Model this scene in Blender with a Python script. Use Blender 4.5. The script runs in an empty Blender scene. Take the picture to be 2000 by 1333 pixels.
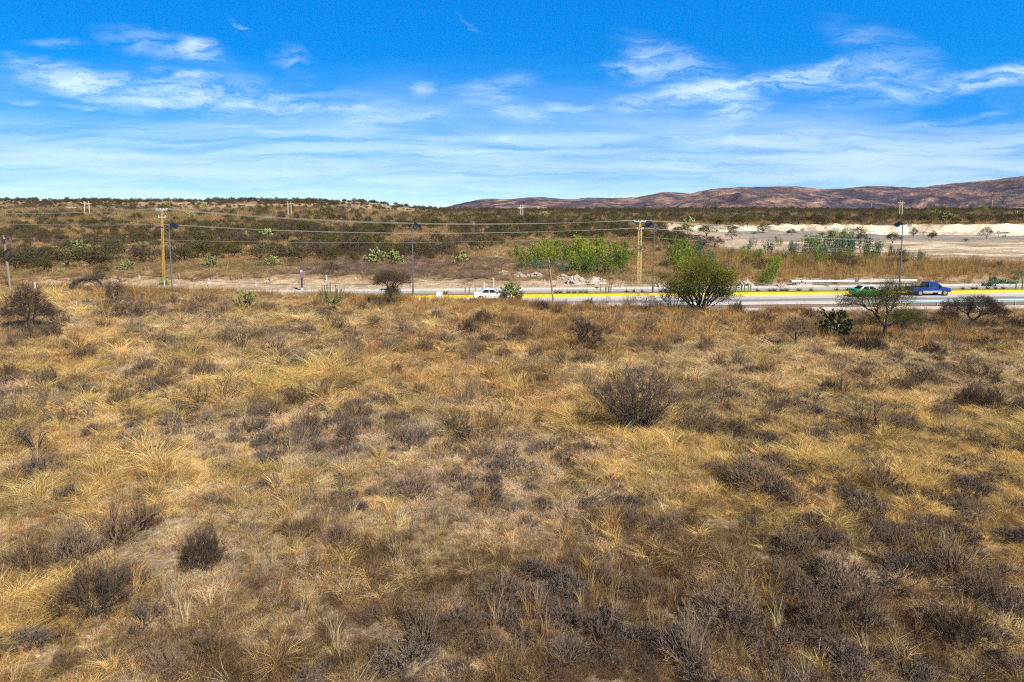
import bpy, math, random
import numpy as np
from mathutils import Vector, Matrix
R = math.radians
S = bpy.context.scene
COL = S.collection
# ------------------------------------------------------------------ camera
CAM_Z, PITCH, FPX = 11.0, R(5.5), 1332.0
V0 = 409.9 + FPX * math.tan(PITCH)          # photo row of the optical axis (the photo is cropped low, so its verticals hardly converge)
cam_d = bpy.data.cameras.new('camera'); cam = bpy.data.objects.new('camera', cam_d); COL.objects.link(cam)
cam.location = (0, 0, CAM_Z); cam.rotation_euler = (R(90) - PITCH, 0, 0)
cam_d.sensor_width = 36; cam_d.lens = 36 * FPX / 2000; cam_d.shift_y = -(666.5 - V0) / 2000; cam_d.clip_start = 0.5; cam_d.clip_end = 30000
S.camera = cam
S.view_settings.view_transform = 'Standard'; S.view_settings.look = 'None'
S.view_settings.gamma = 1; S.view_settings.exposure = 0.55
S.cycles.max_bounces = 4; S.cycles.diffuse_bounces = 2; S.cycles.glossy_bounces = 2
S.cycles.transmission_bounces = 2; S.cycles.transparent_max_bounces = 6; S.cycles.volume_bounces = 0
S.cycles.use_denoising = False; S.cycles.filter_width = 1.15; S.cycles.denoiser = 'OPENIMAGEDENOISE'; S.cycles.denoising_input_passes = 'RGB_ALBEDO_NORMAL'
S.cycles.caustics_reflective = False; S.cycles.caustics_refractive = False
# ------------------------------------------------------------------ sun + sky
SUN_EL, SUN_AZ = 44.0, 142.0            # azimuth clockwise from +Y
sv = Vector((math.sin(R(SUN_AZ)) * math.cos(R(SUN_EL)), math.cos(R(SUN_AZ)) * math.cos(R(SUN_EL)), math.sin(R(SUN_EL))))
sl = bpy.data.lights.new('sun', 'SUN'); sl.energy = 5.0; sl.angle = R(0.5); sl.color = (1.0, 0.93, 0.82)
sun = bpy.data.objects.new('sun', sl); COL.objects.link(sun)
sun.rotation_euler = (-sv).to_track_quat('-Z', 'Y').to_euler(); sun.location = (0, 0, 60)

W = bpy.data.worlds.new('World'); S.world = W; W.use_nodes = True
wt = W.node_tree
for n in list(wt.nodes): wt.nodes.remove(n)

class NB:
    """tiny node-building helper"""
    def __init__(s, tree): s.t = tree; s.L = tree.links
    def n(s, typ, **kw):
        nd = s.t.nodes.new(typ)
        for k, v in kw.items(): setattr(nd, k, v)
        return nd
    def put(s, sock, v):
        if isinstance(v, bpy.types.NodeSocket): s.L.new(v, sock)
        elif v is not None: sock.default_value = v
    def m(s, op, a, b=None, c=None, clamp=False):
        nd = s.n('ShaderNodeMath', operation=op, use_clamp=clamp)
        s.put(nd.inputs[0], a)
        if b is not None: s.put(nd.inputs[1], b)
        if c is not None: s.put(nd.inputs[2], c)
        return nd.outputs[0]
    def vm(s, op, a, b=None, out=0):
        nd = s.n('ShaderNodeVectorMath', operation=op); s.put(nd.inputs[0], a)
        if b is not None: s.put(nd.inputs[1], b)
        return nd.outputs[out]
    def xyz(s, x, y, z):
        nd = s.n('ShaderNodeCombineXYZ'); s.put(nd.inputs[0], x); s.put(nd.inputs[1], y); s.put(nd.inputs[2], z); return nd.outputs[0]
    def sep(s, v):
        nd = s.n('ShaderNodeSeparateXYZ'); s.put(nd.inputs[0], v); return nd.outputs
    def rng(s, v, a, b, c=0.0, d=1.0, smooth=False):
        nd = s.n('ShaderNodeMapRange', interpolation_type='SMOOTHSTEP' if smooth else 'LINEAR')
        s.put(nd.inputs[0], v)
        for i, q in enumerate((a, b, c, d)): s.put(nd.inputs[i + 1], q)
        return nd.outputs[0]
    def noise(s, v, scale=1, detail=4, rough=.55, dist=0, dim='3D', col=False):
        nd = s.n('ShaderNodeTexNoise', noise_dimensions=dim); s.put(nd.inputs['Vector'], v)
        nd.inputs['Scale'].default_value = scale; nd.inputs['Detail'].default_value = detail
        nd.inputs['Roughness'].default_value = rough; nd.inputs['Distortion'].default_value = dist
        return nd.outputs['Color' if col else 'Fac']
    def mix(s, f, a, b, mode='MIX'):
        nd = s.n('ShaderNodeMix', data_type='RGBA', blend_type=mode); s.put(nd.inputs[0], f)
        for i, q in ((6, a), (7, b)):
            if not isinstance(q, bpy.types.NodeSocket) and len(q) == 3: q = (*q, 1)
            s.put(nd.inputs[i], q)
        return nd.outputs[2]
    def ramp(s, v, stops, interp='LINEAR'):
        nd = s.n('ShaderNodeValToRGB'); s.put(nd.inputs[0], v); cr = nd.color_ramp; cr.interpolation = interp
        while len(cr.elements) < len(stops): cr.elements.new(0.5)
        for e, (p, c) in zip(cr.elements, stops): e.position = p; e.color = (*c, 1) if len(c) == 3 else c
        return nd.outputs[0]
    def mapping(s, v, loc=(0, 0, 0), rot=(0, 0, 0), scl=(1, 1, 1)):
        nd = s.n('ShaderNodeMapping'); s.put(nd.inputs[0], v)
        nd.inputs[1].default_value = loc; nd.inputs[2].default_value = rot; nd.inputs[3].default_value = scl
        return nd.outputs[0]

def pixdir(px, v):
    """photo pixel -> world direction (not normalised)"""
    a, b = (px - 1000) / FPX, (V0 - v) / FPX
    c, s_ = math.cos(PITCH), math.sin(PITCH)
    return (a, c + b * s_, -s_ + b * c)
def skyuv(px, v):
    d = pixdir(px, v); return d[0] / d[1], d[2] / d[1]

b = NB(wt)
tc = b.n('ShaderNodeTexCoord').outputs['Generated']
x, y, z = b.sep(tc)
# the clear sky: a Nishita sky, looked up with its elevation stretched so the blue deepens fast above the skyline
zz = b.m('MAXIMUM', z, 0.0)
zs = b.m('ADD', b.m('MULTIPLY', zz, 2.6), 0.03)
sky = b.n('ShaderNodeTexSky', sky_type='NISHITA', sun_disc=False)
sky.sun_elevation = R(SUN_EL); sky.sun_rotation = R(SUN_AZ); sky.altitude = 1900; sky.air_density = 1.0; sky.dust_density = 0.6; sky.ozone_density = 2.0
b.put(sky.inputs[0], b.vm('NORMALIZE', b.xyz(x, y, zs)))
hs = b.n('ShaderNodeHueSaturation'); hs.inputs['Hue'].default_value = 0.5; hs.inputs['Saturation'].default_value = 1.15; b.put(hs.inputs['Color'], sky.outputs[0])
sky_c = hs.outputs[0]
el = b.rng(z, 0.0, 0.60)
tint = b.ramp(el, [(0.0, (0.85, 0.88, 1.02)), (0.10, (0.50, 1.00, 1.35)), (0.20, (0.14, 1.36, 1.90)), (0.30, (0.01, 1.62, 2.25)), (0.5, (0.0, 1.85, 2.85)), (0.66, (.34, .42, .42))])
sky_c = b.mix(1.0, sky_c, tint, 'MULTIPLY')
# clouds in (x/y, z/y) of the northern half of the sky
yy = b.m('MAXIMUM', y, 0.02)
u_, w_ = b.m('DIVIDE', x, yy), b.m('DIVIDE', zz, yy)
P = b.xyz(u_, w_, 0.0)
warp = b.noise(b.mapping(P, scl=(7, 16, 1)), 1.0, 5, .65, col=True)
Pw = b.vm('ADD', P, b.vm('MULTIPLY', b.vm('SUBTRACT', warp, (.5, .5, .5)), (0.09, 0.030, 0.0)))
wisps = [ # px, v, rx, ry (photo px), angle deg (positive = rising to the right), strength, streak
 (330, 92, 120, 26, -12, .75, 5), (390, 97, 42, 24, -14, 1.25, 4), (572, 117, 44, 24, -18, .8, 4), (470, 55, 38, 6, -35, .4, 3), (905, 42, 34, 5, -40, .22, 3),
 (150, 160, 150, 30, -14, 1.25, 6), (330, 182, 260, 34, -7, 1.0, 7), (350, 148, 90, 15, -10, .8, 6), (60, 113, 110, 12, -5, .75, 5), (560, 195, 330, 36, -7, .75, 8), (110, 80, 60, 9, 0, .6, 4),
 (830, 170, 26, 16, 10, .7, 3), (960, 175, 85, 28, 8, 1.0, 4), (990, 212, 80, 22, -14, 1.2, 4), (1075, 207, 36, 9, 0, .75, 4), (1135, 213, 30, 7, 0, .75, 4), (740, 238, 130, 24, 8, .7, 5),
 (1320, 130, 115, 42, -22, 1.05, 5), (1400, 176, 210, 24, 8, 1.55, 7), (1560, 150, 190, 22, 10, 1.35, 7), (1440, 208, 65, 34, 22, 1.3, 4), (1250, 135, 70, 24, 5, .85, 4),
 (1750, 115, 130, 45, -24, .5, 5), (1880, 165, 240, 20, 9, 1.2, 9), (1690, 158, 120, 18, 10, .9, 7), (1980, 145, 120, 18, 8, 1.1, 7), (120, 205, 220, 5, -7, .55, 9), (1840, 235, 200, 5, 9, .45, 9),
 (1500, 270, 330, 12, 0, .75, 9), (980, 268, 90, 8, -7, .9, 8), (480, 248, 120, 6, -6, .6, 8), (960, 303, 110, 10, -4, .9, 8), (1480, 320, 260, 18, 0, .8, 9)]
Pw2 = b.vm('ADD', P, b.vm('MULTIPLY', b.vm('SUBTRACT', warp, (.5, .5, .5)), (0.12, 0.06, 0.0)))
nA = b.noise(b.mapping(Pw2, rot=(0, 0, R(9)), scl=(8, 46, 1)), 1.0, 8, .68, .4)      # streaks falling to the right
nB = b.noise(b.mapping(Pw2, rot=(0, 0, R(-11)), scl=(8, 46, 1)), 1.0, 8, .68, .4)    # streaks rising to the right
nA, nB = b.m('POWER', b.rng(nA, .34, .66), 2.0), b.m('POWER', b.rng(nB, .34, .66), 2.0)
tA = tB = None
for i, (cx, cy, rx, ry, ang, st, fr) in enumerate(wisps):
    cu, cw = skyuv(cx, cy); ca, sa = math.cos(R(ang)), math.sin(R(ang)); ru = rx / FPX; rw_ = ry / FPX
    q = b.vm('SUBTRACT', Pw, (cu, cw, 0.0))
    q = b.mapping(q, rot=(0, 0, -R(ang)))
    q = b.vm('DIVIDE', q, (ru * 1.1, rw_ * 1.1, 1.0))
    mask = b.m('MULTIPLY', b.rng(b.vm('LENGTH', q, out=1), 0.0, 1.3, 1.0, 0.0, smooth=True), st)
    if ang < 3: tA = mask if tA is None else b.m('ADD', tA, mask)
    else: tB = mask if tB is None else b.m('ADD', tB, mask)
tot = b.m('ADD', b.m('MULTIPLY', b.m('MINIMUM', tA, 1.6), nA), b.m('MULTIPLY', b.m('MINIMUM', tB, 1.6), nB))
# low sheets near the skyline
band = b.noise(b.mapping(Pw, scl=(2.6, 46, 1)), 1.0, 5, .6, 0.4)
bandmask = b.m('MULTIPLY', b.rng(w_, 0.145, 0.085, 0, 1, smooth=True), 1.0)
veil = b.m('MULTIPLY', bandmask, b.rng(band, 0.34, 0.66, 0.12, 1.0, smooth=True))
veil2 = b.noise(b.mapping(Pw, loc=(3, 1, 0), scl=(1.7, 10, 1)), 1.0, 5, .65, 0.8)
veil2 = b.m('MULTIPLY', b.rng(w_, 0.23, 0.12, 0, 1, smooth=True), b.rng(veil2, 0.35, 0.75, 0, .28))
cl = b.m('ADD', b.m('MULTIPLY', tot, 0.82), b.m('ADD', b.m('MULTIPLY', veil, 0.62), veil2))
cl = b.m('MULTIPLY', b.m('SUBTRACT', 1.0, b.m('POWER', 2.718, b.m('MULTIPLY', cl, -1.15))), b.rng(y, 0.02, 0.2))
col = b.mix(cl, sky_c, (6.9, 8.3, 9.3))
bg = b.n('ShaderNodeBackground'); b.put(bg.inputs[0], col); bg.inputs[1].default_value = 0.097
out = b.n('ShaderNodeOutputWorld'); b.L.new(bg.outputs[0], out.inputs[0])
W.cycles.sampling_method = 'MANUAL'; W.cycles.sample_map_resolution = 512
# ------------------------------------------------------------------ noise + terrain height
def _h(ix, iy, seed):
    n = (ix.astype(np.int64) * 374761393 + iy.astype(np.int64) * 668265263 + seed * 2147483647) & 0xFFFFFFFF
    n = ((n ^ (n >> 13)) * 1274126177) & 0xFFFFFFFF
    return ((n ^ (n >> 16)) & 0xFFFF) / 65535.0
def vnoise(X, Y, seed=0):
    xi, yi = np.floor(X), np.floor(Y); fx, fy = X - xi, Y - yi
    fx = fx * fx * (3 - 2 * fx); fy = fy * fy * (3 - 2 * fy)
    a, b_, c, d = _h(xi, yi, seed), _h(xi + 1, yi, seed), _h(xi, yi + 1, seed), _h(xi + 1, yi + 1, seed)
    return (a + (b_ - a) * fx) * (1 - fy) + (c + (d - c) * fx) * fy - 0.5
def fbm(X, Y, sc, seed=0, octv=4):
    X = np.asarray(X, float) / sc; Y = np.asarray(Y, float) / sc; o = 0; a = 1.0
    for i in range(octv):
        o = o + a * vnoise(X, Y, seed + i); X = X * 2.03 + 11.7; Y = Y * 2.03 + 5.3; a *= .5
    return o
def sst(a, b_, x): t = np.clip((x - a) / (b_ - a), 0, 1); return t * t * (3 - 2 * t)
RK = 0.075                      # the road drifts away by 7.5 cm for each metre to the right
LT = [(94.6, .05), (99, .55), (103, 1.2), (146, 1.7), (200, 3), (280, 5), (375, 7.5), (500, 12.3), (650, 18.9), (760, 19), (1300, 4), (3000, -20), (20000, -40)]
RT = [(94.6, .05), (99, .4), (104, .6), (130, 1.0), (150, 1.3), (262, 4.6), (400, 7), (650, 9.3), (760, 9.3), (1300, 4), (3000, -20), (20000, -40)]
def quarry(X, t):
    """1 on the quarry floor"""
    edge = 54 + 5 * fbm(t, X * 0, 14, 5) + (t - 190) * -0.02
    near = 147 - 20 * sst(62, 88, X) + 5 * fbm(X, X * 0, 22, 9)
    far = wall_t(X)
    return sst(edge - 3, edge + 5, X) * sst(near - 4, near + 4, t) * (1 - sst(far - 2.0, far + 1.6, t))
def wall_t(X): return 248 + 9 * fbm(X, X * 0, 26, 3) + 2.5 * fbm(X, X * 0, 4.5, 4)
def height(X, Y):
    X = np.asarray(X, float); Y = np.asarray(Y, float)
    t = Y - RK * X; u = X / np.maximum(Y, 60)
    lt = np.interp(t, *zip(*LT)); rt = np.interp(t, *zip(*RT))
    k = sst(-0.24, -0.09, u)
    far = lt * (1 - k) + rt * k
    far = far + sst(103, 125, t) * (.5 * fbm(X, Y, 18, 1) + 1.6 * sst(180, 420, t) * fbm(X, Y, 70, 2) + .12 * fbm(X, Y, 4, 12))
    far = far + sst(96, 99, t) * (1 - sst(103, 106, t)) * .5 * fbm(X, Y, 1.6, 7)
    q = quarry(X, t); floor = 1.45 + .22 * fbm(X, Y, 9, 8) + .55 * (1 - sst(165, 185, t)) * fbm(X, Y, 12, 21) + 1.9 * (1 - sst(105, 150, X)) * sst(190, 246, t) + .8 * (1 - sst(90, 150, X)) * sst(205, 240, t) * fbm(X, Y, 8, 22)
    lip = sst(40, 56, X) * sst(wall_t(X) - 6, wall_t(X), t) * (1 - sst(wall_t(X) + 3, wall_t(X) + 60, t))
    far = far * (1 - q) + floor * q + lip * (1 - q) * (1.1 + .9 * fbm(X, Y, 2.2, 14))
    edge = np.interp(X, [-90, -62, -49, -26, -20, -12, -4, 0, 12, 19, 60], [4.9, 4.2, 3.6, 2.45, 2.3, 1.95, 1.35, 1.25, .5, .08, .0])
    nearz = edge * sst(15, 64, t) + .25 * (1 - sst(15, 60, t)) + (.45 * fbm(X, Y, 9, 31) + .10 * fbm(X, Y, 1.7, 32)) * (1 - .6 * sst(58, 70, t))
    nearz = nearz * (1 - sst(68.8, 70.6, t))
    z = np.where(t < 70.6, nearz, np.where(t > 94.6, far, 0.0))
    return z - np.where((t > 70.6) & (t < 94.6), .07, 0)
def ground_at(px, v):
    """where the view ray of a photo pixel meets the terrain"""
    d = pixdir(px, v); ts = np.concatenate([np.arange(8, 130, .25), np.arange(130, 900, 1.0)])
    dd = height(d[0] * ts / d[1], ts) - (CAM_Z + d[2] * ts / d[1])
    i = np.argmax(dd > 0) if (dd > 0).any() else len(ts) - 1
    if i > 0 and dd[i] > 0:
        f = dd[i - 1] / (dd[i - 1] - dd[i]); Y = ts[i - 1] + f * (ts[i] - ts[i - 1])
    else: Y = ts[i]
    X = d[0] * Y / d[1]; return float(X), float(Y), float(height(X, Y))
def to_px(X, Y, Z):
    X = np.asarray(X, float); c, s_ = math.cos(PITCH), math.sin(PITCH); dz = Z - CAM_Z
    dep = Y * c - dz * s_; up = Y * s_ + dz * c
    return 1000 + FPX * X / dep, V0 - FPX * up / dep
# ------------------------------------------------------------------ materials
MAT = {}
def newmat(name):
    m = bpy.data.materials.new(name); m.use_nodes = True
    for n in list(m.node_tree.nodes): m.node_tree.nodes.remove(n)
    MAT[name] = m; return m, NB(m.node_tree)
def finish(nb, shader):
    o = nb.n('ShaderNodeOutputMaterial'); nb.L.new(shader, o.inputs[0])
def prin(nb, col, rough=.7, metal=0, spec=.3, bump=None, bstr=.3, bdist=.02, coat=0):
    p = nb.n('ShaderNodeBsdfPrincipled')
    if not isinstance(col, bpy.types.NodeSocket): col = (*col[:3], 1)
    nb.put(p.inputs['Base Color'], col); nb.put(p.inputs['Roughness'], rough); p.inputs['Metallic'].default_value = metal
    p.inputs['Specular IOR Level'].default_value = spec; p.inputs['Coat Weight'].default_value = coat
    if bump is not None:
        bn = nb.n('ShaderNodeBump'); bn.inputs['Strength'].default_value = bstr; bn.inputs['Distance'].default_value = bdist
        nb.put(bn.inputs['Height'], bump); nb.L.new(bn.outputs[0], p.inputs['Normal'])
    return p.outputs[0]
def simple(name, col, rough=.6, metal=0, var=.12, scale=4.0, spec=.3, coat=0, bstr=.15):
    m, nb = newmat(name); g = nb.n('ShaderNodeTexCoord').outputs['Object']
    nz = nb.noise(g, scale, 5, .6)
    c = nb.mix(nz, tuple(q * (1 - var * 1.6) for q in col), tuple(min(1, q * (1 + var * 1.6)) for q in col))
    finish(nb, prin(nb, c, rough, metal, spec, nz, bstr, .01, coat)); return m
def leafy(name, stops, trans=.25, rough=.7):
    """foliage / twigs: colour from the object's random value and a per-element value"""
    m, nb = newmat(name)
    r = nb.n('ShaderNodeObjectInfo').outputs['Random']
    a = nb.n('ShaderNodeAttribute', attribute_name='shade').outputs['Fac']
    f = nb.m('ADD', nb.m('MULTIPLY', r, .55), nb.m('MULTIPLY', a, .45))
    c = nb.ramp(f, stops)
    d = nb.n('ShaderNodeBsdfDiffuse'); nb.put(d.inputs[0], c)
    if trans > 0:
        tr = nb.n('ShaderNodeBsdfTranslucent'); nb.put(tr.inputs[0], c)
        mx = nb.n('ShaderNodeMixShader'); mx.inputs[0].default_value = trans
        nb.L.new(d.outputs[0], mx.inputs[1]); nb.L.new(tr.outputs[0], mx.inputs[2]); finish(nb, mx.outputs[0])
    else: finish(nb, d.outputs[0])
    return m
def tinted(name, trans=.3):
    """grass: the tuft's own tint (carried by each point) times a per-blade value"""
    m, nb = newmat(name)
    ti = nb.n('ShaderNodeAttribute', attribute_name='tint', attribute_type='INSTANCER').outputs['Color']
    a = nb.n('ShaderNodeAttribute', attribute_name='shade').outputs['Fac']
    c = nb.mix(1.0, ti, nb.ramp(a, [(0, (.55, .52, .50)), (.5, (.95, .95, .95)), (1, (1.45, 1.42, 1.35))]), 'MULTIPLY')
    d = nb.n('ShaderNodeBsdfDiffuse'); nb.put(d.inputs[0], c)
    tr = nb.n('ShaderNodeBsdfTranslucent'); nb.put(tr.inputs[0], c)
    mx = nb.n('ShaderNodeMixShader'); mx.inputs[0].default_value = trans
    nb.L.new(d.outputs[0], mx.inputs[1]); nb.L.new(tr.outputs[0], mx.inputs[2]); finish(nb, mx.outputs[0]); return m
# ------------------------------------------------------------------ mesh helpers
class MB:
    def __init__(s): s.V = []; s.F = []; s.S = []; s.n = 0
    def add(s, V, F, shade=.5):
        V = np.asarray(V, float).reshape(-1, 3); F = np.asarray(F, int)
        s.V.append(V); s.F.append(F + s.n); s.n += len(V)
        sh = np.asarray(shade, float); s.S.append(np.full(len(V), float(sh)) if sh.ndim == 0 else sh)
        return s
    def mesh(s, name, mat, smooth=False):
        me = bpy.data.meshes.new(name)
        if s.V:
            V = np.concatenate(s.V); q = [f for f in s.F]
            counts = np.concatenate([np.full(len(f), f.shape[1]) for f in q]); idx = np.concatenate([f.ravel() for f in q])
            me.vertices.add(len(V)); me.vertices.foreach_set('co', V.ravel())
            me.loops.add(len(idx)); me.loops.foreach_set('vertex_index', idx.astype(np.int32))
            me.polygons.add(len(counts)); st = np.concatenate([[0], np.cumsum(counts)[:-1]])
            me.polygons.foreach_set('loop_start', st.astype(np.int32)); me.polygons.foreach_set('loop_total', counts.astype(np.int32))
            me.polygons.foreach_set('use_smooth', np.full(len(counts), bool(smooth)))
            at = me.attributes.new('shade', 'FLOAT', 'POINT'); at.data.foreach_set('value', np.concatenate(s.S).astype(np.float32))
            me.update(calc_edges=True); me.validate()
        if mat is not None: me.materials.append(mat if not isinstance(mat, str) else MAT[mat])
        return me
    def obj(s, name, mat, parent=None, loc=None, smooth=False):
        o = bpy.data.objects.new(name, s.mesh(name, mat, smooth)); COL.objects.link(o)
        if parent is not None: o.parent = parent
        if loc is not None: o.location = loc
        return o
    # shapes
    def box(s, lo, hi, shade=.5):
        x0, y0, z0 = lo; x1, y1, z1 = hi
        V = [(x0, y0, z0), (x1, y0, z0), (x1, y1, z0), (x0, y1, z0), (x0, y0, z1), (x1, y0, z1), (x1, y1, z1), (x0, y1, z1)]
        return s.add(V, [(0, 3, 2, 1), (4, 5, 6, 7), (0, 1, 5, 4), (1, 2, 6, 5), (2, 3, 7, 6), (3, 0, 4, 7)], shade)
    def tube(s, pts, rad, k=6, shade=.5, cap=True):
        pts = np.asarray(pts, float); n = len(pts); rad = np.broadcast_to(np.asarray(rad, float), (n,))
        tg = np.gradient(pts, axis=0); tg /= np.linalg.norm(tg, axis=1)[:, None] + 1e-9
        ref = np.array([0.13, .21, 1.0]) if abs(tg[:, 2]).mean() < .8 else np.array([1.0, .17, 0.0])
        a = np.cross(tg, ref); a /= np.linalg.norm(a, axis=1)[:, None] + 1e-9; c = np.cross(tg, a)
        th = np.arange(k) * 2 * math.pi / k
        V = (pts[:, None] + rad[:, None, None] * (np.cos(th)[None, :, None] * a[:, None] + np.sin(th)[None, :, None] * c[:, None])).reshape(-1, 3)
        i = np.arange(n - 1)[:, None] * k; j = np.arange(k)[None]; j2 = (j + 1) % k
        F = np.stack([i + j, i + j2, i + k + j2, i + k + j], -1).reshape(-1, 4)
        s.add(V, F, shade)
        if cap and k >= 3:
            s.F.append(np.array([list(range(k))[::-1]]) + s.n - n * k); s.F.append(np.array([list(range(k))]) + s.n - k)
        return s
    def ribbons(s, P0, P1, w0, w1, rng, shade=None, mid=None):
        """flat thin blades from P0 to P1 (n,3), optional bent middle"""
        n = len(P0); d = P1 - P0; r = rng.normal(size=(n, 3)); sd = np.cross(d, r); sd /= np.linalg.norm(sd, axis=1)[:, None] + 1e-9
        sh = rng.random(n) if shade is None else np.broadcast_to(shade, (n,))
        w0 = np.broadcast_to(w0, (n,))[:, None] / 2; w1 = np.broadcast_to(w1, (n,))[:, None] / 2
        if mid is None:
            V = np.stack([P0 - sd * w0, P0 + sd * w0, P1 + sd * w1, P1 - sd * w1], 1); k = 4
            F = np.arange(n)[:, None] * 4 + np.array([[0, 1, 2, 3]])
        else:
            V = np.stack([P0 - sd * w0, P0 + sd * w0, mid + sd * w0 * .9, mid - sd * w0 * .9, P1 + sd * w1, P1 - sd * w1], 1); k = 6
            F = (np.arange(n)[:, None, None] * 6 + np.array([[[0, 1, 2, 3], [3, 2, 4, 5]]])).reshape(-1, 4)
        return s.add(V.reshape(-1, 3), F, np.repeat(sh, k))
    def leaves(s, C, size, rng, shade=None, aspect=.6, up=None):
        n = len(C); a = rng.normal(size=(n, 3)); a /= np.linalg.norm(a, axis=1)[:, None]
        if up is not None: a[:, 2] = np.abs(a[:, 2]) + up; a /= np.linalg.norm(a, axis=1)[:, None]
        r = rng.normal(size=(n, 3)); c = np.cross(a, r); c /= np.linalg.norm(c, axis=1)[:, None]
        L = np.broadcast_to(size, (n,))[:, None] * (.6 + .8 * rng.random((n, 1)))
        V = np.stack([C - a * L * .5, C + c * L * aspect * .5, C + a * L * .5, C - c * L * aspect * .5], 1).reshape(-1, 3)
        sh = rng.random(n) if shade is None else np.broadcast_to(shade, (n,))
        return s.add(V, np.arange(n)[:, None] * 4 + np.array([[0, 1, 2, 3]]), np.repeat(sh, 4))
def empty(name, loc, rz=0, scale=1):
    o = bpy.data.objects.new(name, None); COL.objects.link(o); o.location = loc; o.rotation_euler = (0, 0, rz); o.empty_display_size = .5
    o.scale = (scale,) * 3 if not hasattr(scale, '__len__') else scale
    return o
def tag(o, label, cat, group=None, kind=None):
    if label: o['label'] = label
    if cat: o['category'] = cat
    if group: o['group'] = group
    if kind: o['kind'] = kind
    return o
def dup(root, loc=None, rz=None, scale=None):
    c = root.copy(); COL.objects.link(c)
    for k in ('label', 'group'):
        if k in c: del c[k]
    for ch in root.children:
        d = ch.copy(); COL.objects.link(d); d.parent = c
        for g in ch.children:
            e = g.copy(); COL.objects.link(e); e.parent = d
    if loc is not None: c.location = loc
    if rz is not None: c.rotation_euler = (0, 0, rz)
    if scale is not None: c.scale = (scale,) * 3 if not hasattr(scale, '__len__') else scale
    return c
def grid_mesh(name, X, Y, Z, mat, colr=None, smooth=True):
    ny, nx = X.shape
    i = np.arange(ny - 1)[:, None] * nx + np.arange(nx - 1)[None]
    F = np.stack([i, i + 1, i + nx + 1, i + nx], -1).reshape(-1, 4)
    m = MB().add(np.stack([X, Y, Z], -1).reshape(-1, 3), F)
    me = m.mesh(name, mat, smooth)
    if colr is not None:
        at = me.attributes.new('zone', 'FLOAT_COLOR', 'POINT')
        at.data.foreach_set('color', np.concatenate([colr.reshape(-1, 3), np.ones((colr.size // 3, 1))], 1).astype(np.float32).ravel())
    o = bpy.data.objects.new(name, me); COL.objects.link(o); return o
# ------------------------------------------------------------------ ground sheet
C_FIELD = np.array((.25, .185, .115)); C_PALE = np.array((.36, .29, .215)); C_HILL = np.array((.25, .170, .10)); C_HILLS = np.array((.42, .30, .19))
C_WHITE = np.array((.72, .62, .47)); C_GREY = np.array((.27, .245, .225)); C_DIRT = np.array((.42, .33, .25)); C_ROCK = np.array((.50, .39, .29)); C_OCHRE = np.array((.27, .17, .055))
def lerp(a, b_, f): return a + (b_ - a) * f[..., None]
def ground_color(X, Y):
    t = Y - RK * X
    n1, n2, n3 = fbm(X, Y, 12, 41), fbm(X, Y, 3, 42), fbm(X, Y, 45, 43)
    c = np.broadcast_to(C_FIELD, X.shape + (3,)).copy()
    c = lerp(c, C_PALE, sst(.0, .45, n1 + .4 * n2))
    h = lerp(np.broadcast_to(C_HILL, c.shape), C_HILLS, sst(-.25, .35, n3 + .8 * n1))
    h = lerp(h, np.array((.16, .14, .05)), sst(.25, .6, n2 + .3 * n3) * .6)
    h = lerp(h, C_OCHRE, (sst(98, 104, t) * (1 - sst(125, 150, t)) * sst(20, 40, X) * .7))
    c = np.where((t > 98)[..., None], h, c)
    # dug bank beside the road, verge
    bank = sst(94.4, 94.8, t) * (1 - sst(99.5, 102.5 + 3 * n2, t)) * sst(-.35, .0, n2 + .25) * (1 - .5 * sst(8, 20, X))
    c = lerp(c, C_ROCK, bank * .7)
    verge = sst(69.5, 71.5, t) * (1 - sst(94, 95, t)); c = lerp(c, np.array((.30, .23, .17)), verge)
    # right-hand field margin: bare pinkish dirt
    c = lerp(c, C_DIRT * 1.1, sst(63, 69, t) * (1 - sst(70, 71, t)) * sst(20, 40, X) * .7)
    # quarry
    q = quarry(X, t); qc = np.broadcast_to(C_DIRT, c.shape).copy()
    qc = lerp(qc, C_GREY, sst(196, 203, t + 6 * n1 + .03 * (X - 100)) * sst(60, 74, X + 12 * n2))
    st = np.exp(-((t - 187 - 4 * n1 + .05 * (X - 120)) / 4.5) ** 2) * sst(66, 80, X) + np.exp(-((t - 163 - 5 * n1) / 4.0) ** 2) * sst(84, 100, X) + .8 * np.exp(-((t - 138 - 5 * n1) / 2.4) ** 2) * sst(76, 90, X)
    qc = lerp(qc, C_WHITE * .92, np.clip(st * 1.2 + .4 * n2 * st, 0, 1))
    qc = lerp(qc, C_WHITE, sst(236, 243, t) * (1 - sst(64, 80, X)) * .7)
    qn = fbm(X, t * 2.2, 9, 63, 4); qm = fbm(X, t * 3, 3.2, 64, 3)
    qc = lerp(qc, C_WHITE * .9, sst(.08, .35, qn + .45 * qm) * .8 * (1 - sst(200, 206, t) * (1 - sst(226, 236, t))))
    qc = lerp(qc, np.array((.25, .17, .10)), sst(.1, .35, -qn + .6 * qm) * .75 * (1 - sst(190, 200, t) * .7))
    c = lerp(c, qc, sst(.15, .5, q))
    dw = t - wall_t(X)
    wl = sst(-4, -1.5, dw) * (1 - sst(1.5, 4.5 + 5 * n2, dw)) * sst(50, 66, X)
    c = lerp(c, (C_WHITE * .95) * (1 + .5 * fbm(X, t, 2.5, 61, 3) - .25 * sst(0, .3, fbm(X, t, 7, 62)))[..., None], np.clip(wl * (1 - .55 * sst(.1, .5, n2)), 0, 1))
    apron = sst(46, 56, X) * (1 - sst(66, 84, X)) * sst(140, 150, t) * (1 - sst(250, 256, t)); c = lerp(c, C_DIRT * 1.15, apron * .8 * (1 - wl))
    return c
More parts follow.
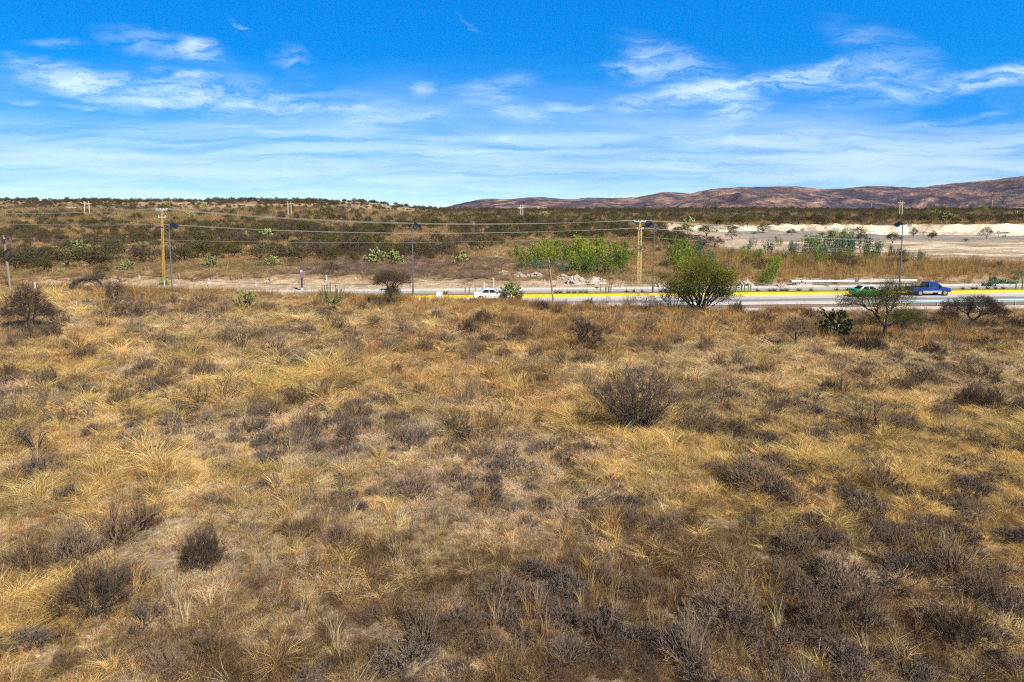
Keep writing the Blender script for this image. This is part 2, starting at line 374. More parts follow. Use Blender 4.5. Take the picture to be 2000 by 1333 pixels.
def ground_mat():
    m, nb = newmat('dry_soil')
    z = nb.n('ShaderNodeAttribute', attribute_name='zone').outputs['Color']
    p = nb.n('ShaderNodeNewGeometry').outputs['Position']
    n1, n2, n3 = nb.noise(p, .9, 6, .65), nb.noise(p, 5.5, 6, .7), nb.noise(p, .12, 5, .6)
    c = nb.mix(1.0, z, nb.ramp(n1, [(.28, (.62, .58, .55)), (.5, (1, 1, 1)), (.72, (1.35, 1.32, 1.25))]), 'MULTIPLY')
    c = nb.mix(1.0, c, nb.ramp(n2, [(.3, (.60, .58, .56)), (.5, (1, 1, 1)), (.7, (1.4, 1.4, 1.4))]), 'MULTIPLY')
    c = nb.mix(1.0, c, nb.ramp(n3, [(.3, (.85, .82, .8)), (.7, (1.15, 1.15, 1.1))]), 'MULTIPLY')
    # rock fissures / scattered stones
    vo = nb.n('ShaderNodeTexVoronoi', feature='F1'); nb.put(vo.inputs['Vector'], p); vo.inputs['Scale'].default_value = 1.3
    st = nb.rng(vo.outputs['Distance'], .10, .20, 1, 0)
    c = nb.mix(nb.m('MULTIPLY', st, .5), c, (.62, .54, .44))
    hh = nb.m('ADD', nb.m('MULTIPLY', n1, 1.0), nb.m('MULTIPLY', n2, .35))
    finish(nb, prin(nb, c, .95, 0, .1, hh, .9, .35)); return m
ground_mat()
def axis(pts):
    out_ = []
    for (a, b_, st) in pts: out_.append(np.arange(a, b_, st))
    return np.concatenate(out_)
ys = np.concatenate([axis([(-30, 8, 3), (8, 70, .45), (70, 110, .4), (110, 150, .8), (150, 265, .95), (265, 500, 3), (500, 800, 7), (800, 1500, 50)]), np.geomspace(1500, 8000, 14)])
xs_r = np.concatenate([axis([(0, 70, .55), (70, 160, 1.1), (160, 420, 4), (420, 800, 20)]), np.geomspace(800, 9000, 12)])
xs = np.concatenate([-xs_r[::-1][:-1], xs_r])
GX, GY = np.meshgrid(xs, ys)
ground = grid_mesh('ground', GX, GY, height(GX, GY), 'dry_soil', ground_color(GX, GY))
tag(ground, 'dry brown and tan soil of the plain, cut pale where it was dug', 'ground', kind='structure')
# ------------------------------------------------------------------ mountains
SIL = [(780, 411), (860, 408), (905, 396), (945, 389), (985, 389), (1030, 386), (1060, 386), (1110, 391), (1150, 387), (1200, 387), (1240, 386), (1260, 382), (1295, 375), (1350, 378), (1390, 370), (1450, 366), (1500, 365), (1560, 365), (1600, 370), (1650, 369), (1700, 364), (1750, 366), (1790, 367), (1850, 359), (1900, 354), (1950, 350), (2000, 345), (2100, 338), (2300, 350), (2700, 380)]
def mountain_mat():
    m, nb = newmat('mountain_slope')
    p = nb.n('ShaderNodeNewGeometry').outputs['Position']
    q = nb.mapping(p, scl=(1, .8, 3.0))
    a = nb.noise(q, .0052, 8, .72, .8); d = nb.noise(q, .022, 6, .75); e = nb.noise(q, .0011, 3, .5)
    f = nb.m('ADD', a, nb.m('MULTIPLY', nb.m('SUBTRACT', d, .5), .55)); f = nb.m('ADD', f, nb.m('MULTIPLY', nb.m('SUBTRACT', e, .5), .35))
    c = nb.ramp(f, [(.36, (.052, .045, .075)), (.47, (.105, .080, .098)), (.54, (.26, .16, .125)), (.61, (.42, .25, .175)), (.69, (.62, .43, .32))])  # dark stops tinted blue-purple: distance haze painted into the slope colour
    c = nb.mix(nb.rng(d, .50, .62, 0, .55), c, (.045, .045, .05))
    finish(nb, prin(nb, c, .95, 0, .05, nb.m('ADD', a, nb.m('MULTIPLY', d, .3)), .8, 60)); return m
mountain_mat()
us = np.linspace(-.20, 1.25, 600); dep = np.linspace(0, 1, 90)
sx = np.array([skyuv(*p_) for p_ in SIL])
U, D_ = np.meshgrid(us, dep)
Yr = 5200.0; Ym = 3300 + D_ * 3400
prof = np.where(D_ < .56, sst(0, .56, D_) ** .85, 1 - .5 * sst(.56, 1.0, D_))
Hm = (np.interp(U, sx[:, 0], sx[:, 1]) * Yr + CAM_Z)
Xm = U * Ym
gul = fbm(Xm, Ym * .6, 520, 71, 5) * 90 * np.clip(Hm / 150, .25, 1.4) * np.sin(np.clip(prof, 0, 1) * math.pi) ** .8
spur = -np.abs(fbm(Xm + .35 * Ym, Ym * .25, 300, 75, 4)) * 120 * np.sin(np.clip(prof, 0, 1) * math.pi) * np.clip(Hm / 160, .2, 1.2)
Zm = -30 + (Hm + 30) * prof + gul + spur + fbm(Xm, Ym, 60, 77, 3) * 7
want = np.interp(us, sx[:, 0], sx[:, 1]) + .0016 * fbm(us * 30, us * 0, 1, 78, 3); got = ((Zm - CAM_Z) / Ym).max(0)
ws = np.convolve(np.pad(want - got, 6, 'edge'), np.ones(13) / 13, 'valid')          # lift each stretch of ridge to its seen height
Zm = Zm + (ws[None] * Ym) * prof
mount = grid_mesh('mountains', Xm, Ym, Zm, 'mountain_slope'); tag(mount, 'long purple brown mountain range along the horizon on the right', 'mountains', kind='structure')
# ------------------------------------------------------------------ road (laid in road coordinates: s along, t across)
RA = math.atan(RK)
def rw(s_, t, z=0.0):
    """road coordinates -> world: X = s, Y = t + RK*s (t measured as depth on the line x=0)"""
    return (s_, t + RK * s_, z)
def strip(name, t0, t1, z, mat, s0=-260, s1=420, step=6, kind='structure', label=None, parent=None):
    ss = np.arange(s0, s1 + .1, step); nt = max(2, int((t1 - t0) / 1.5) + 1); tt = np.linspace(t0, t1, nt)
    Sg, Tg = np.meshgrid(ss, tt); o = grid_mesh(name, Sg, Tg + RK * Sg, np.full_like(Sg, z), mat, smooth=False)
    if label: tag(o, label, 'road' if 'road' in name else 'pavement', kind=kind)
    return o
def bar(mb, s0, s1, t0, t1, z0, z1, shade=.5):
    V = [rw(s0, t0, z0), rw(s1, t0, z0), rw(s1, t1, z0), rw(s0, t1, z0), rw(s0, t0, z1), rw(s1, t0, z1), rw(s1, t1, z1), rw(s0, t1, z1)]
    return mb.add(V, [(0, 3, 2, 1), (4, 5, 6, 7), (0, 1, 5, 4), (1, 2, 6, 5), (2, 3, 7, 6), (3, 0, 4, 7)], shade)
def road_mat():
    m, nb = newmat('worn_asphalt')
    x, y, z = nb.sep(nb.n('ShaderNodeNewGeometry').outputs['Position'])
    t = nb.m('SUBTRACT', y, nb.m('MULTIPLY', x, RK))
    st = nb.noise(nb.xyz(nb.m('MULTIPLY', x, .05), nb.m('MULTIPLY', t, 1.6), 0), 1, 5, .6)
    fine = nb.noise(nb.xyz(nb.m('MULTIPLY', x, 1.2), nb.m('MULTIPLY', t, 4), 0), 1, 5, .7)
    # wheel-worn bands lie along the lanes
    f = nb.rng(t, 76.0, 94.0)
    band = nb.ramp(f, [(0, (.60, .56, .52)), (.10, (.58, .54, .50)), (.155, (.52, .49, .46)), (.20, (.24, .22, .225)), (.285, (.25, .23, .235)), (.33, (.48, .45, .42)), (.40, (.52, .49, .455)),
                          (.50, (.54, .51, .47)), (.55, (.3, .28, .27)), (.63, (.25, .235, .24)), (.70, (.17, .16, .17)), (.80, (.20, .19, .195)), (.85, (.40, .38, .36)), (1, (.46, .44, .41))])
    c = nb.mix(1.0, band, nb.ramp(st, [(.3, (.8, .79, .79)), (.7, (1.15, 1.15, 1.15))]), 'MULTIPLY')
    c = nb.mix(1.0, c, nb.ramp(fine, [(.3, (.86, .86, .86)), (.7, (1.1, 1.1, 1.1))]), 'MULTIPLY')
    big = nb.noise(nb.xyz(nb.m('MULTIPLY', x, .22), nb.m('MULTIPLY', t, .7), 3), 1, 5, .65)
    c = nb.mix(nb.rng(big, .56, .68, 0, .5), c, (.40, .31, .22))      # drifted dust
    c = nb.mix(nb.rng(big, .40, .32, 0, .35), c, (.10, .10, .10))     # oily, patched places
    finish(nb, prin(nb, c, .85, 0, .25, fine, .3, .01)); return m
road_mat()
simple('white_paint', (.74, .73, .70), .6, var=.10); simple('yellow_paint', (.80, .55, .012), .55, var=.22, scale=1.3)
simple('concrete', (.56, .53, .49), .85, var=.12, scale=1.5, bstr=.3); simple('brown_verge', (.24, .17, .125), .95, var=.22, scale=.8)
simple('median_soil', (.22, .16, .09), .95, var=.2)
strip('road_near_lanes', 76.5, 85.38, 0.0, 'worn_asphalt', label='sun bleached near carriageway with dark tyre bands')
strip('road_far_lanes', 87.4, 93.4, 0.0, 'worn_asphalt', label='narrow far carriageway of dark asphalt beyond the yellow kerb')
strip('road_verge', 70.7, 76.5, -0.03, 'brown_verge', label='brown dirt verge between the road and the dry field')
mk = MB()
for s0 in np.arange(-260, 420, 20): bar(mk, s0, s0 + 20, 84.85, 85.05, .001, .006)
for s0 in np.arange(-260, 420, 20): bar(mk, s0, s0 + 20, 77.0, 77.12, .001, .006)
for s0 in np.arange(-260, 420, 12): bar(mk, s0, s0 + 5, 81.2, 81.33, .001, .006)
for s0 in np.arange(-260, 420, 12): bar(mk, s0, s0 + 5, 90.4, 90.52, .001, .006)
tag(mk.obj('road_markings', 'white_paint'), 'white edge lines and lane dashes painted on the asphalt', 'road markings', kind='structure')
kb = MB(); rngk = random.Random(3)
for t0 in (85.40, 87.185):
    for s0 in np.arange(-260, 420, 1.5): bar(kb, s0, s0 + 1.485, t0, t0 + .20, -.05, .31 + rngk.uniform(-.006, .006))
tag(kb.obj('median_kerb', 'yellow_paint'), 'yellow painted kerb of the central reservation running across the whole road', 'kerb', kind='structure')
strip('median_strip_ground', 85.60, 87.18, .302, 'median_soil', label='soil between the two yellow kerbs')
pv = MB()
for s0 in np.arange(-260, 420, 3.0): bar(pv, s0, s0 + 2.98, 93.42, 94.6, -.1, .13)
tag(pv.obj('far_pavement', 'concrete'), 'pale concrete pavement edge along the far side of the road', 'pavement', kind='structure')
ch = MB()
for s0 in np.arange(-260, 420, 2.5): bar(ch, s0, s0 + 2.47, 71.6, 73.3, -.15, .07 + rngk.uniform(-.03, .03))
tag(ch.obj('near_pavement', 'concrete'), 'white concrete strip between the dirt verge and the dry field', 'pavement', kind='structure')
# ------------------------------------------------------------------ grass (stuff): tufts modelled as blades, set on the ground by one geometry-nodes object each
tinted('grass_blade', .35)
PROTO = {}
def proto_collection(name, meshes):
    c = bpy.data.collections.new(name)
    for i, me in enumerate(meshes):
        o = bpy.data.objects.new('%s_%02d' % (name, i), me); c.objects.link(o)
    return c
def tuft(rng, n, h, spread, w, droop=.5, lean=.35, shade=None):
    """bunch of arching blades"""
    a = rng.random(n) * 6.283; r = spread * np.sqrt(rng.random(n)) * .5
    P0 = np.stack([np.cos(a) * r, np.sin(a) * r, np.full(n, -.03)], 1)
    a2 = a + rng.normal(size=n) * .8; hh = h * (.45 + .65 * rng.random(n)); ln = lean * (.3 + rng.random(n)) * hh
    mid = P0 + np.stack([np.cos(a2) * ln * .5, np.sin(a2) * ln * .5, hh * .62], 1)
    tip = P0 + np.stack([np.cos(a2) * ln * (1 + droop), np.sin(a2) * ln * (1 + droop), hh * (1 - .25 * droop * rng.random(n))], 1)
    tip[:, 0] += .10 * hh; mid[:, 0] += .03 * hh
    return MB().ribbons(P0, tip, w, w * .35, rng, mid=mid, shade=shade)
def matt(rng, n, h, spread, w):
    """low tangle of stubble and dead stems"""
    a = rng.random(n) * 6.283; r = spread * np.sqrt(rng.random(n))
    P0 = np.stack([np.cos(a) * r, np.sin(a) * r, rng.random(n) * h * .3 - .02], 1)
    d = rng.normal(size=(n, 3)); d[:, 2] = np.abs(d[:, 2]) * .9 + .25; d /= np.linalg.norm(d, axis=1)[:, None]
    L = h * (.5 + rng.random(n))[:, None]
    return MB().ribbons(P0, P0 + d * L, w, w * .5, rng)
def herb(rng, n, h, spread, w):
    """fine twiggy upright herb with seed heads"""
    a = rng.random(n) * 6.283; r = spread * .4 * np.sqrt(rng.random(n))
    P0 = np.stack([np.cos(a) * r, np.sin(a) * r, np.full(n, -.02)], 1)
    d = np.stack([np.cos(a) * .5, np.sin(a) * .5, np.ones(n)], 1) + rng.normal(size=(n, 3)) * .22
    P1 = P0 + d * (h * (.5 + .5 * rng.random(n)))[:, None]
    m = MB().ribbons(P0, P1, w, w * .5, rng)
    k = 4
    f = .45 + .55 * rng.random((n, k, 1)); B = (P0[:, None] + (P1 - P0)[:, None] * f).reshape(-1, 3)
    e = rng.normal(size=(n * k, 3)) * .35; e[:, 2] = np.abs(e[:, 2]) + .3; e *= h * .28
    m.ribbons(B, B + e, w * .8, w * .4, rng)
    m.leaves(B + e, .022, rng, aspect=.8)
    return m
rg = np.random.default_rng(7)
mm = [tuft(rg, 100, .55, .30, .006, .8, .75) .mesh('t', 'grass_blade'), tuft(rg, 80, .75, .24, .0075, .5, .5).mesh('t', 'grass_blade'), tuft(rg, 100, .48, .40, .007, .9, .9).mesh('t', 'grass_blade'),
      tuft(rg, 70, .40, .34, .007, .4, .5).mesh('t', 'grass_blade'), tuft(rg, 70, .34, .42, .007, .6, .7).mesh('t', 'grass_blade'),
      matt(rg, 150, .16, .34, .008).mesh('t', 'grass_blade'), matt(rg, 160, .12, .40, .008).mesh('t', 'grass_blade'),
      herb(rg, 34, .48, .36, .006).mesh('t', 'grass_blade'), herb(rg, 40, .36, .44, .006).mesh('t', 'grass_blade'), tuft(rg, 26, 1.15, .22, .009, .35, .3).mesh('t', 'grass_blade')]
GR = proto_collection('grass_tufts', mm)
def scatter_obj(name, coll, P, idx, rot, scl, tint, label, cat):
    me = bpy.data.meshes.new(name); n = len(P); me.vertices.add(n); me.vertices.foreach_set('co', np.asarray(P, np.float32).ravel())
    def at(nm, ty, v, key='value'): a = me.attributes.new(nm, ty, 'POINT'); a.data.foreach_set(key, v)
    at('idx', 'INT', np.asarray(idx, np.int32)); at('rot', 'FLOAT_VECTOR', np.asarray(rot, np.float32).ravel(), 'vector')
    at('scl', 'FLOAT_VECTOR', np.asarray(scl, np.float32).ravel(), 'vector')
    at('tint', 'FLOAT_COLOR', np.concatenate([tint, np.ones((n, 1))], 1).astype(np.float32).ravel(), 'color')
    o = bpy.data.objects.new(name, me); COL.objects.link(o)
    g = bpy.data.node_groups.new(name, 'GeometryNodeTree')
    g.interface.new_socket('Geometry', in_out='INPUT', socket_type='NodeSocketGeometry'); g.interface.new_socket('Geometry', in_out='OUTPUT', socket_type='NodeSocketGeometry')
    N = g.nodes; gi, go = N.new('NodeGroupInput'), N.new('NodeGroupOutput'); ci = N.new('GeometryNodeCollectionInfo')
    ci.inputs[0].default_value = coll; ci.inputs['Separate Children'].default_value = True; ci.inputs['Reset Children'].default_value = True
    ip = N.new('GeometryNodeInstanceOnPoints'); ip.inputs['Pick Instance'].default_value = True
    def na(nm, ty): q = N.new('GeometryNodeInputNamedAttribute'); q.data_type = ty; q.inputs[0].default_value = nm; return q.outputs[0]
    L = g.links; L.new(gi.outputs[0], ip.inputs['Points']); L.new(ci.outputs[0], ip.inputs['Instance']); L.new(na('idx', 'INT'), ip.inputs['Instance Index'])
    L.new(na('rot', 'FLOAT_VECTOR'), ip.inputs['Rotation']); L.new(na('scl', 'FLOAT_VECTOR'), ip.inputs['Scale']); L.new(ip.outputs[0], go.inputs[0])
    md = o.modifiers.new('scatter', 'NODES'); md.node_group = g
    return tag(o, label, cat, kind='stuff')
# colour kinds of the field
K_STRAW, K_BEIGE, K_YELLOW, K_OCHRE, K_BROWN, K_OLIVE = range(6)
KC = np.array([(.70, .53, .28), (.68, .54, .375), (.70, .50, .19), (.50, .29, .11), (.235, .15, .09), (.31, .24, .09)])
# patches: photo pixel of the place on the ground, radii in metres, kind, strength
PATCH = [(620, 755, 9, 4, 2, 2.2), (470, 745, 6, 3, 2, 1.0), (900, 760, 5, 3, 3, .8), (1000, 775, 4, 2, 3, .9), (760, 720, 6, 4, 3, .7), (1750, 920, 6, 5, 2, 2.4), (1900, 880, 5, 6, 2, 2.2), (1600, 760, 8, 5, 0, 1.6),
 (1960, 960, 4, 3, 2, 2.6), (1650, 870, 5, 3, 0, 1.5), (280, 930, 5, 2.5, 2, 1.2), (170, 835, 4, 3, 2, 1.4), (40, 700, 8, 4, 2, 1.2), (60, 1180, 2, 1.5, 2, 1.4), (1130, 825, 3, 3, 2, 1.3), (1300, 880, 3, 3, 2, 1.4), (1420, 700, 6, 4, 0, 1.2),
 (1390, 930, 3, 2, 2, 1.0), (1800, 720, 9, 5, 0, 1.2), (1560, 660, 10, 4, 3, 1.3), (1340, 640, 10, 5, 3, 1.0), (1040, 650, 8, 5, 3, 2.2), (1000, 600, 14, 5, 3, 2.0), (850, 590, 9, 4, 3, 1.5), (1850, 660, 14, 5, 3, 1.4), (420, 565, 6, 3, 3, 1.2), (120, 560, 9, 4, 3, 1.5),
 (600, 590, 14, 4, 3, .9), (700, 960, 4, 3, 1, 1.2), (1000, 980, 5, 3, 1, 1.6), (820, 785, 5, 5, 1, 2.5), (300, 1060, 3, 2, 1, 2.5), (260, 820, 6, 3, 1, 1.6), (460, 850, 6, 4, 1, 1.2), (1100, 880, 5, 3, 1, 1.8), (760, 880, 6, 4, 1, 1.4), (450, 1200, 2.5, 2, 1, 1.3), (850, 1010, 4, 2, 1, 1.8),
 (1250, 720, 9, 3, 1, 1.3), (1700, 1150, 4.5, 3.5, 4, 1.9), (1900, 1200, 3, 4, 4, 1.5), (1500, 1200, 4, 3, 4, 1.6), (1250, 1150, 4, 3, 4, 1.5), (1000, 1230, 4, 3, 4, 1.8), (700, 1200, 3, 2.5, 4, 1.8), (560, 1300, 3, 2, 4, 1.6), (1350, 1300, 6, 2.5, 4, 2.2), (1800, 1040, 3, 1.2, 4, 2.0),
 (1550, 1050, 3, 1.5, 5, 1.6), (1850, 990, 3, 1.6, 5, 1.6), (1780, 1300, 2.5, 1.5, 5, 1.6), (200, 1290, 3, 2, 5, .8), (350, 1290, 2, 2, 4, 1.2), (1600, 560, 1, 1, 3, .1), (150, 950, 3, 2, 5, .9), (860, 1100, 3, 2, 5, .8), (1500, 960, 3, 2, 3, 1.0), (120, 1150, 3, 2, 4, 1.2), (1350, 640, 4, 3, 1, .8), (900, 650, 12, 4, 0, .8), (300, 640, 10, 6, 0, 1.2), (600, 650, 10, 6, 0, 1.0)]
PW = [(ground_at(p_[0], p_[1])[:2], p_) for p_ in PATCH]
def field_kinds(X, Y, rng):
    Wt = np.zeros((6, len(X))); base = [1.0, 1.35, .28, .34, .55, .20]
    for k in range(6): Wt[k] = base[k] * np.exp(1.9 * fbm(X, Y, 7, 100 + k, 3) + 2.4 * fbm(X, Y, 1.5, 120 + k, 2))
    for (cx, cy), p_ in PW: Wt[p_[4]] += p_[5] * (.6 if p_[4] == 2 and p_[0] < 1400 else 1) * np.exp(-((X - cx) / p_[2]) ** 2 - ((Y - cy) / p_[3]) ** 2) * 1.4
    Wt = Wt ** 1.35; Wt /= Wt.sum(0); r = rng.random(len(X)); return (np.cumsum(Wt, 0) < r).sum(0).clip(0, 5)
def wedge(n, Y0, Y1, rng, umax=.84, pw=1.0):
    """random points in the camera's field of ground; pw=1 uniform per area"""
    r = rng.random(n); e = pw + 1; Y = (Y0 ** e + r * (Y1 ** e - Y0 ** e)) ** (1 / e); u = (rng.random(n) * 2 - 1) * umax; return u * Y, Y
def jit(c, rng, a=.16, hue=.05):
    return np.clip(c * (1 + rng.normal(size=(len(c), 1)) * a) * (1 + rng.normal(size=c.shape) * hue), .01, .9)
def field_layer(name, n, Y0, Y1, seed, sc, label, pw=1.0, mode=0):
    rng = np.random.default_rng(seed); X, Y = wedge(n, Y0, Y1, rng, pw=pw); t = Y - RK * X
    ok = t < 70.3 + rng.normal(size=n) * .3
    k = field_kinds(X, Y, rng)
    # clumping and thin places
    dens = fbm(X, Y, 1.1, 140, 2) + .5 * fbm(X, Y, 4, 141, 2)
    bare = np.exp(-((fbm(X, Y, 6, 150) - .35) / .12) ** 2)
    ok &= (dens > -.42 + .3 * (k == 1)) | (rng.random(n) < .35)
    # bare dirt margin right of the road's near pavement
    marg = sst(60, 66, t) * sst(28, 40, X) * .55; ok &= rng.random(n) > marg
    X, Y, k, t = X[ok], Y[ok], k[ok], t[ok]; n = len(X)
    r = rng.random(n)
    pick = np.zeros(n, int)
    tab = {0: [0, 3, 4, 3, 6], 1: [5, 6, 4, 8, 8], 2: [0, 1, 2, 3, 4], 3: [3, 9, 7, 4, 3], 4: [7, 8, 7, 4, 8], 5: [3, 7, 8, 4, 3]}
    for kk, tb in tab.items():
        s_ = k == kk; pick[s_] = np.array(tb)[(r[s_] * 5).astype(int)]
    sc_ = sc * (.7 + .6 * rng.random(n)) * (1 + .55 * fbm(X, Y, 5, 160)) * np.where(k == 2, 1.12, 1) * np.where((k == 1), .85, 1)
    if mode == 1: pick = np.where(rng.random(n) < .75, 5, 6); sc_ = sc * (.8 + .5 * rng.random(n))
    c = KC[k]
    c = jit(c, rng, .17, .045) * np.clip(1 + .65 * fbm(X, Y, .8, 145, 2) + .25 * fbm(X, Y, 2.6, 146, 2), .45, 1.4)[:, None]
    P = np.stack([X, Y, height(X, Y) - .01], 1)
    sc_ = sc_ * (.60 + .40 * sst(15, 44, Y)) * np.clip(1 + .9 * fbm(X, Y, 1.1, 140, 2), .5, 1.6)
    rot = np.stack([rng.normal(size=n) * .12, rng.normal(size=n) * .12, rng.normal(size=n) * 1.2 if mode == 0 else rng.random(n) * 6.28], 1)
    s3 = np.stack([sc_, sc_, sc_ * (.85 + .3 * rng.random(n))], 1)
    if mode == 1: c = c * np.array([.90, .84, .84]) * .95
    return scatter_obj(name, GR, P, pick, rot, s3, c, label, 'grass')
field_layer('tall_grass', 74000, 12.5, 74, 11, .95, 'dry arching straw coloured grass tufts all over the near field', pw=.8)
field_layer('short_grass', 75000, 12.5, 74, 12, 1.15, 'low tangled dead stubble and litter on the soil of the near field', mode=1)
field_layer('grass_near', 32000, 12.5, 34, 13, .78, 'finer dry grass and herbs closest to the camera', pw=.6)
rng = np.random.default_rng(33); X, Y = wedge(5200, 13, 60, rng, pw=.5); ok = (Y - RK * X < 69) & (fbm(X, Y, 2.2, 191, 2) > -.05); X, Y = X[ok], Y[ok]; n = len(X)
scatter_obj('grass_stalks', GR, np.stack([X, Y, height(X, Y) - .02], 1), np.array([9, 9, 3])[rng.integers(0, 3, n)], np.stack([rng.normal(size=n) * .2, rng.normal(size=n) * .2, rng.random(n) * 6.28], 1),
            np.repeat((.45 + .35 * rng.random(n))[:, None], 3, 1) * np.array([.8, .8, 1.15]), jit(np.array([(.62, .45, .22), (.70, .54, .30), (.46, .27, .11)])[rng.integers(0, 3, n)], rng), 'upright pale dry stalks standing above the near grass', 'grass')
rk = []
for i in range(3):
    q = np.random.default_rng(500 + i); V8 = np.array([(x, y, z) for z in (-.6, 1) for x, y in ((-1, -1), (1, -1), (1, 1), (-1, 1))]) * (1 + .35 * q.normal(size=(8, 3))) * np.array([1.2, .9, .55]); rk.append(MB().add(V8, [(0, 3, 2, 1), (4, 5, 6, 7), (0, 1, 5, 4), (1, 2, 6, 5), (2, 3, 7, 6), (3, 0, 4, 7)]).mesh('stone', 'grass_blade'))
RKC = proto_collection('stone_forms', rk); rng = np.random.default_rng(34); X, Y = wedge(2200, 14, 68, rng, pw=.8); ok = (Y - RK * X < 69) & (fbm(X, Y, 3, 192, 3) > .18); X, Y = X[ok], Y[ok]; n = len(X); s_ = .02 + .06 * rng.random(n) ** 2
scatter_obj('stones', RKC, np.stack([X, Y, height(X, Y) + .03], 1), rng.integers(0, 3, n), np.stack([X * 0, X * 0, rng.random(n) * 6.28], 1), np.repeat(s_[:, None], 3, 1), jit(np.tile((.70, .63, .54), (n, 1)), rng), 'small pale stones lying in the dry grass', 'stones')
# the stems fringing the road and the tall ochre grass past it
def far_layer(name, n, Y0, Y1, seed, sc, label, pw):
    rng = np.random.default_rng(seed); X, Y = wedge(n, Y0, Y1, rng, .84, pw); t = Y - RK * X
    q = quarry(X, t); apron = sst(46, 56, X) * (1 - sst(66, 84, X)) * sst(138, 146, t) * (1 - sst(250, 256, t))
    ok = (t > 95.5) & (q < .25) & ((t > 101.5 + 4 * fbm(X, Y, 3, 42)) | (rng.random(n) < .12 + .5 * (X > 10))) & (rng.random(n) > apron * .93)
    ok &= (np.abs(t - wall_t(X)) > 5) | (X < 50)
    ok &= (fbm(X, Y, 3.5, 170, 3) > -.30) | (rng.random(n) < .3)
    X, Y, t = X[ok], Y[ok], t[ok]; n = len(X)
    pal = np.array([(.45, .30, .145), (.34, .23, .125), (.56, .39, .19), (.24, .165, .10), (.27, .215, .08)])
    k = ((fbm(X, Y, 16, 180, 3) + .5 + .5 * rng.normal(size=n) * .5) * 5).astype(int).clip(0, 4); c = pal[k]
    och = sst(20, 36, X) * (1 - sst(134, 156, t)) * (.5 + .8 * fbm(X, Y, 14, 181)); och = np.clip(och, 0, 1)
    c = lerp(c, np.array((.44, .28, .085)), och * .8)
    lav = sst(100, 104, t) * (1 - sst(128, 140, t)) * sst(-42, -30, X) * (1 - sst(-6, 4, X)) * (rng.random(n) < .75); c = lerp(c, np.array((.235, .17, .135)), lav)
    c = jit(c, rng, .15, .04); pick = np.array([0, 3, 4, 2, 8, 9])[(rng.random(n) * 6).astype(int)]
    pick = np.where((rng.random(n) < .5) & (och > .3), 9, pick)
    s_ = sc * (.7 + .6 * rng.random(n)) * (1 + sst(150, 400, Y) * 1.2)
    tall = 1 + .7 * och
    P = np.stack([X, Y, height(X, Y) - .02], 1); rot = np.stack([rng.normal(size=n) * .1, rng.normal(size=n) * .1, rng.random(n) * 6.28], 1)
    scatter_obj(name, GR, P, pick, rot, np.stack([s_ * 1.5, s_ * 1.5, s_ * tall], 1), c, label, 'grass')
far_layer('hillside_grass', 90000, 96, 430, 21, 1.25, 'brown and ochre dry grass between the bushes beyond the road', .35)
# fringe of taller ochre stems along the near edge of the road
rng = np.random.default_rng(31); n = 7000; X = rng.uniform(-66, 62, n); t = 69.2 + rng.normal(size=n) * 1.3; ok = (t < 70.7) & (fbm(X, t, 5, 190) > -.2 + .45 * (X > 34)); X, t = X[ok], t[ok]; n = len(X); Y = t + RK * X
c = jit(np.array([(.42, .235, .07), (.34, .20, .08), (.50, .31, .11), (.26, .16, .08)])[rng.integers(0, 4, n)], rng)
scatter_obj('roadside_grass', GR, np.stack([X, Y, height(X, Y) - .02], 1), np.array([9, 9, 1, 7])[rng.integers(0, 4, n)], np.stack([rng.normal(size=n) * .12, rng.normal(size=n) * .12, rng.random(n) * 6.28], 1),
            np.repeat((.7 + .5 * rng.random(n))[:, None], 3, 1) * np.array([1, 1, 1.0]), c, 'tall rust coloured grass stems fringing the near side of the road', 'grass')
# ------------------------------------------------------------------ plants
leafy('bark_dark', [(0, (.055, .042, .036)), (.5, (.085, .068, .06)), (1, (.13, .105, .09))], 0)
leafy('bark_grey', [(0, (.14, .12, .105)), (1, (.26, .22, .19))], 0)
leafy('twigs_dark', [(0, (.078, .055, .040)), (.5, (.115, .083, .062)), (1, (.18, .135, .10))], .1)
leafy('twigs_grey', [(0, (.130, .086, .054)), (.5, (.205, .142, .093)), (1, (.33, .24, .165))], .1)
leafy('twigs_brown', [(0, (.105, .070, .042)), (.5, (.175, .120, .072)), (1, (.29, .20, .12))], .15)
leafy('leaf_mesquite', [(0, (.045, .062, .013)), (.4, (.09, .115, .017)), (.75, (.19, .20, .024)), (1, (.36, .31, .035))], .3)
leafy('leaf_mesquite_bright', [(0, (.07, .10, .014)), (.5, (.15, .18, .02)), (1, (.34, .30, .04))], .35)
leafy('leaf_scrub', [(0, (.065, .048, .030)), (.28, (.095, .070, .040)), (.5, (.085, .078, .032)), (.75, (.13, .115, .042)), (1, (.21, .165, .07))], .2)
leafy('leaf_scrub_olive', [(0, (.060, .062, .020)), (.5, (.105, .100, .028)), (1, (.18, .15, .045))], .25)
leafy('leaf_green', [(0, (.06, .115, .022)), (.5, (.13, .21, .028)), (.8, (.27, .32, .035)), (1, (.44, .42, .05))], .35)
leafy('leaf_teal', [(0, (.05, .095, .065)), (.5, (.09, .16, .10)), (1, (.17, .25, .13))], .25)
leafy('cactus_pad', [(0, (.085, .10, .038)), (.45, (.18, .205, .07)), (.8, (.33, .35, .11)), (1, (.52, .50, .17))], 0)
leafy('cactus_trunk', [(0, (.16, .12, .08)), (1, (.28, .22, .14))], 0)

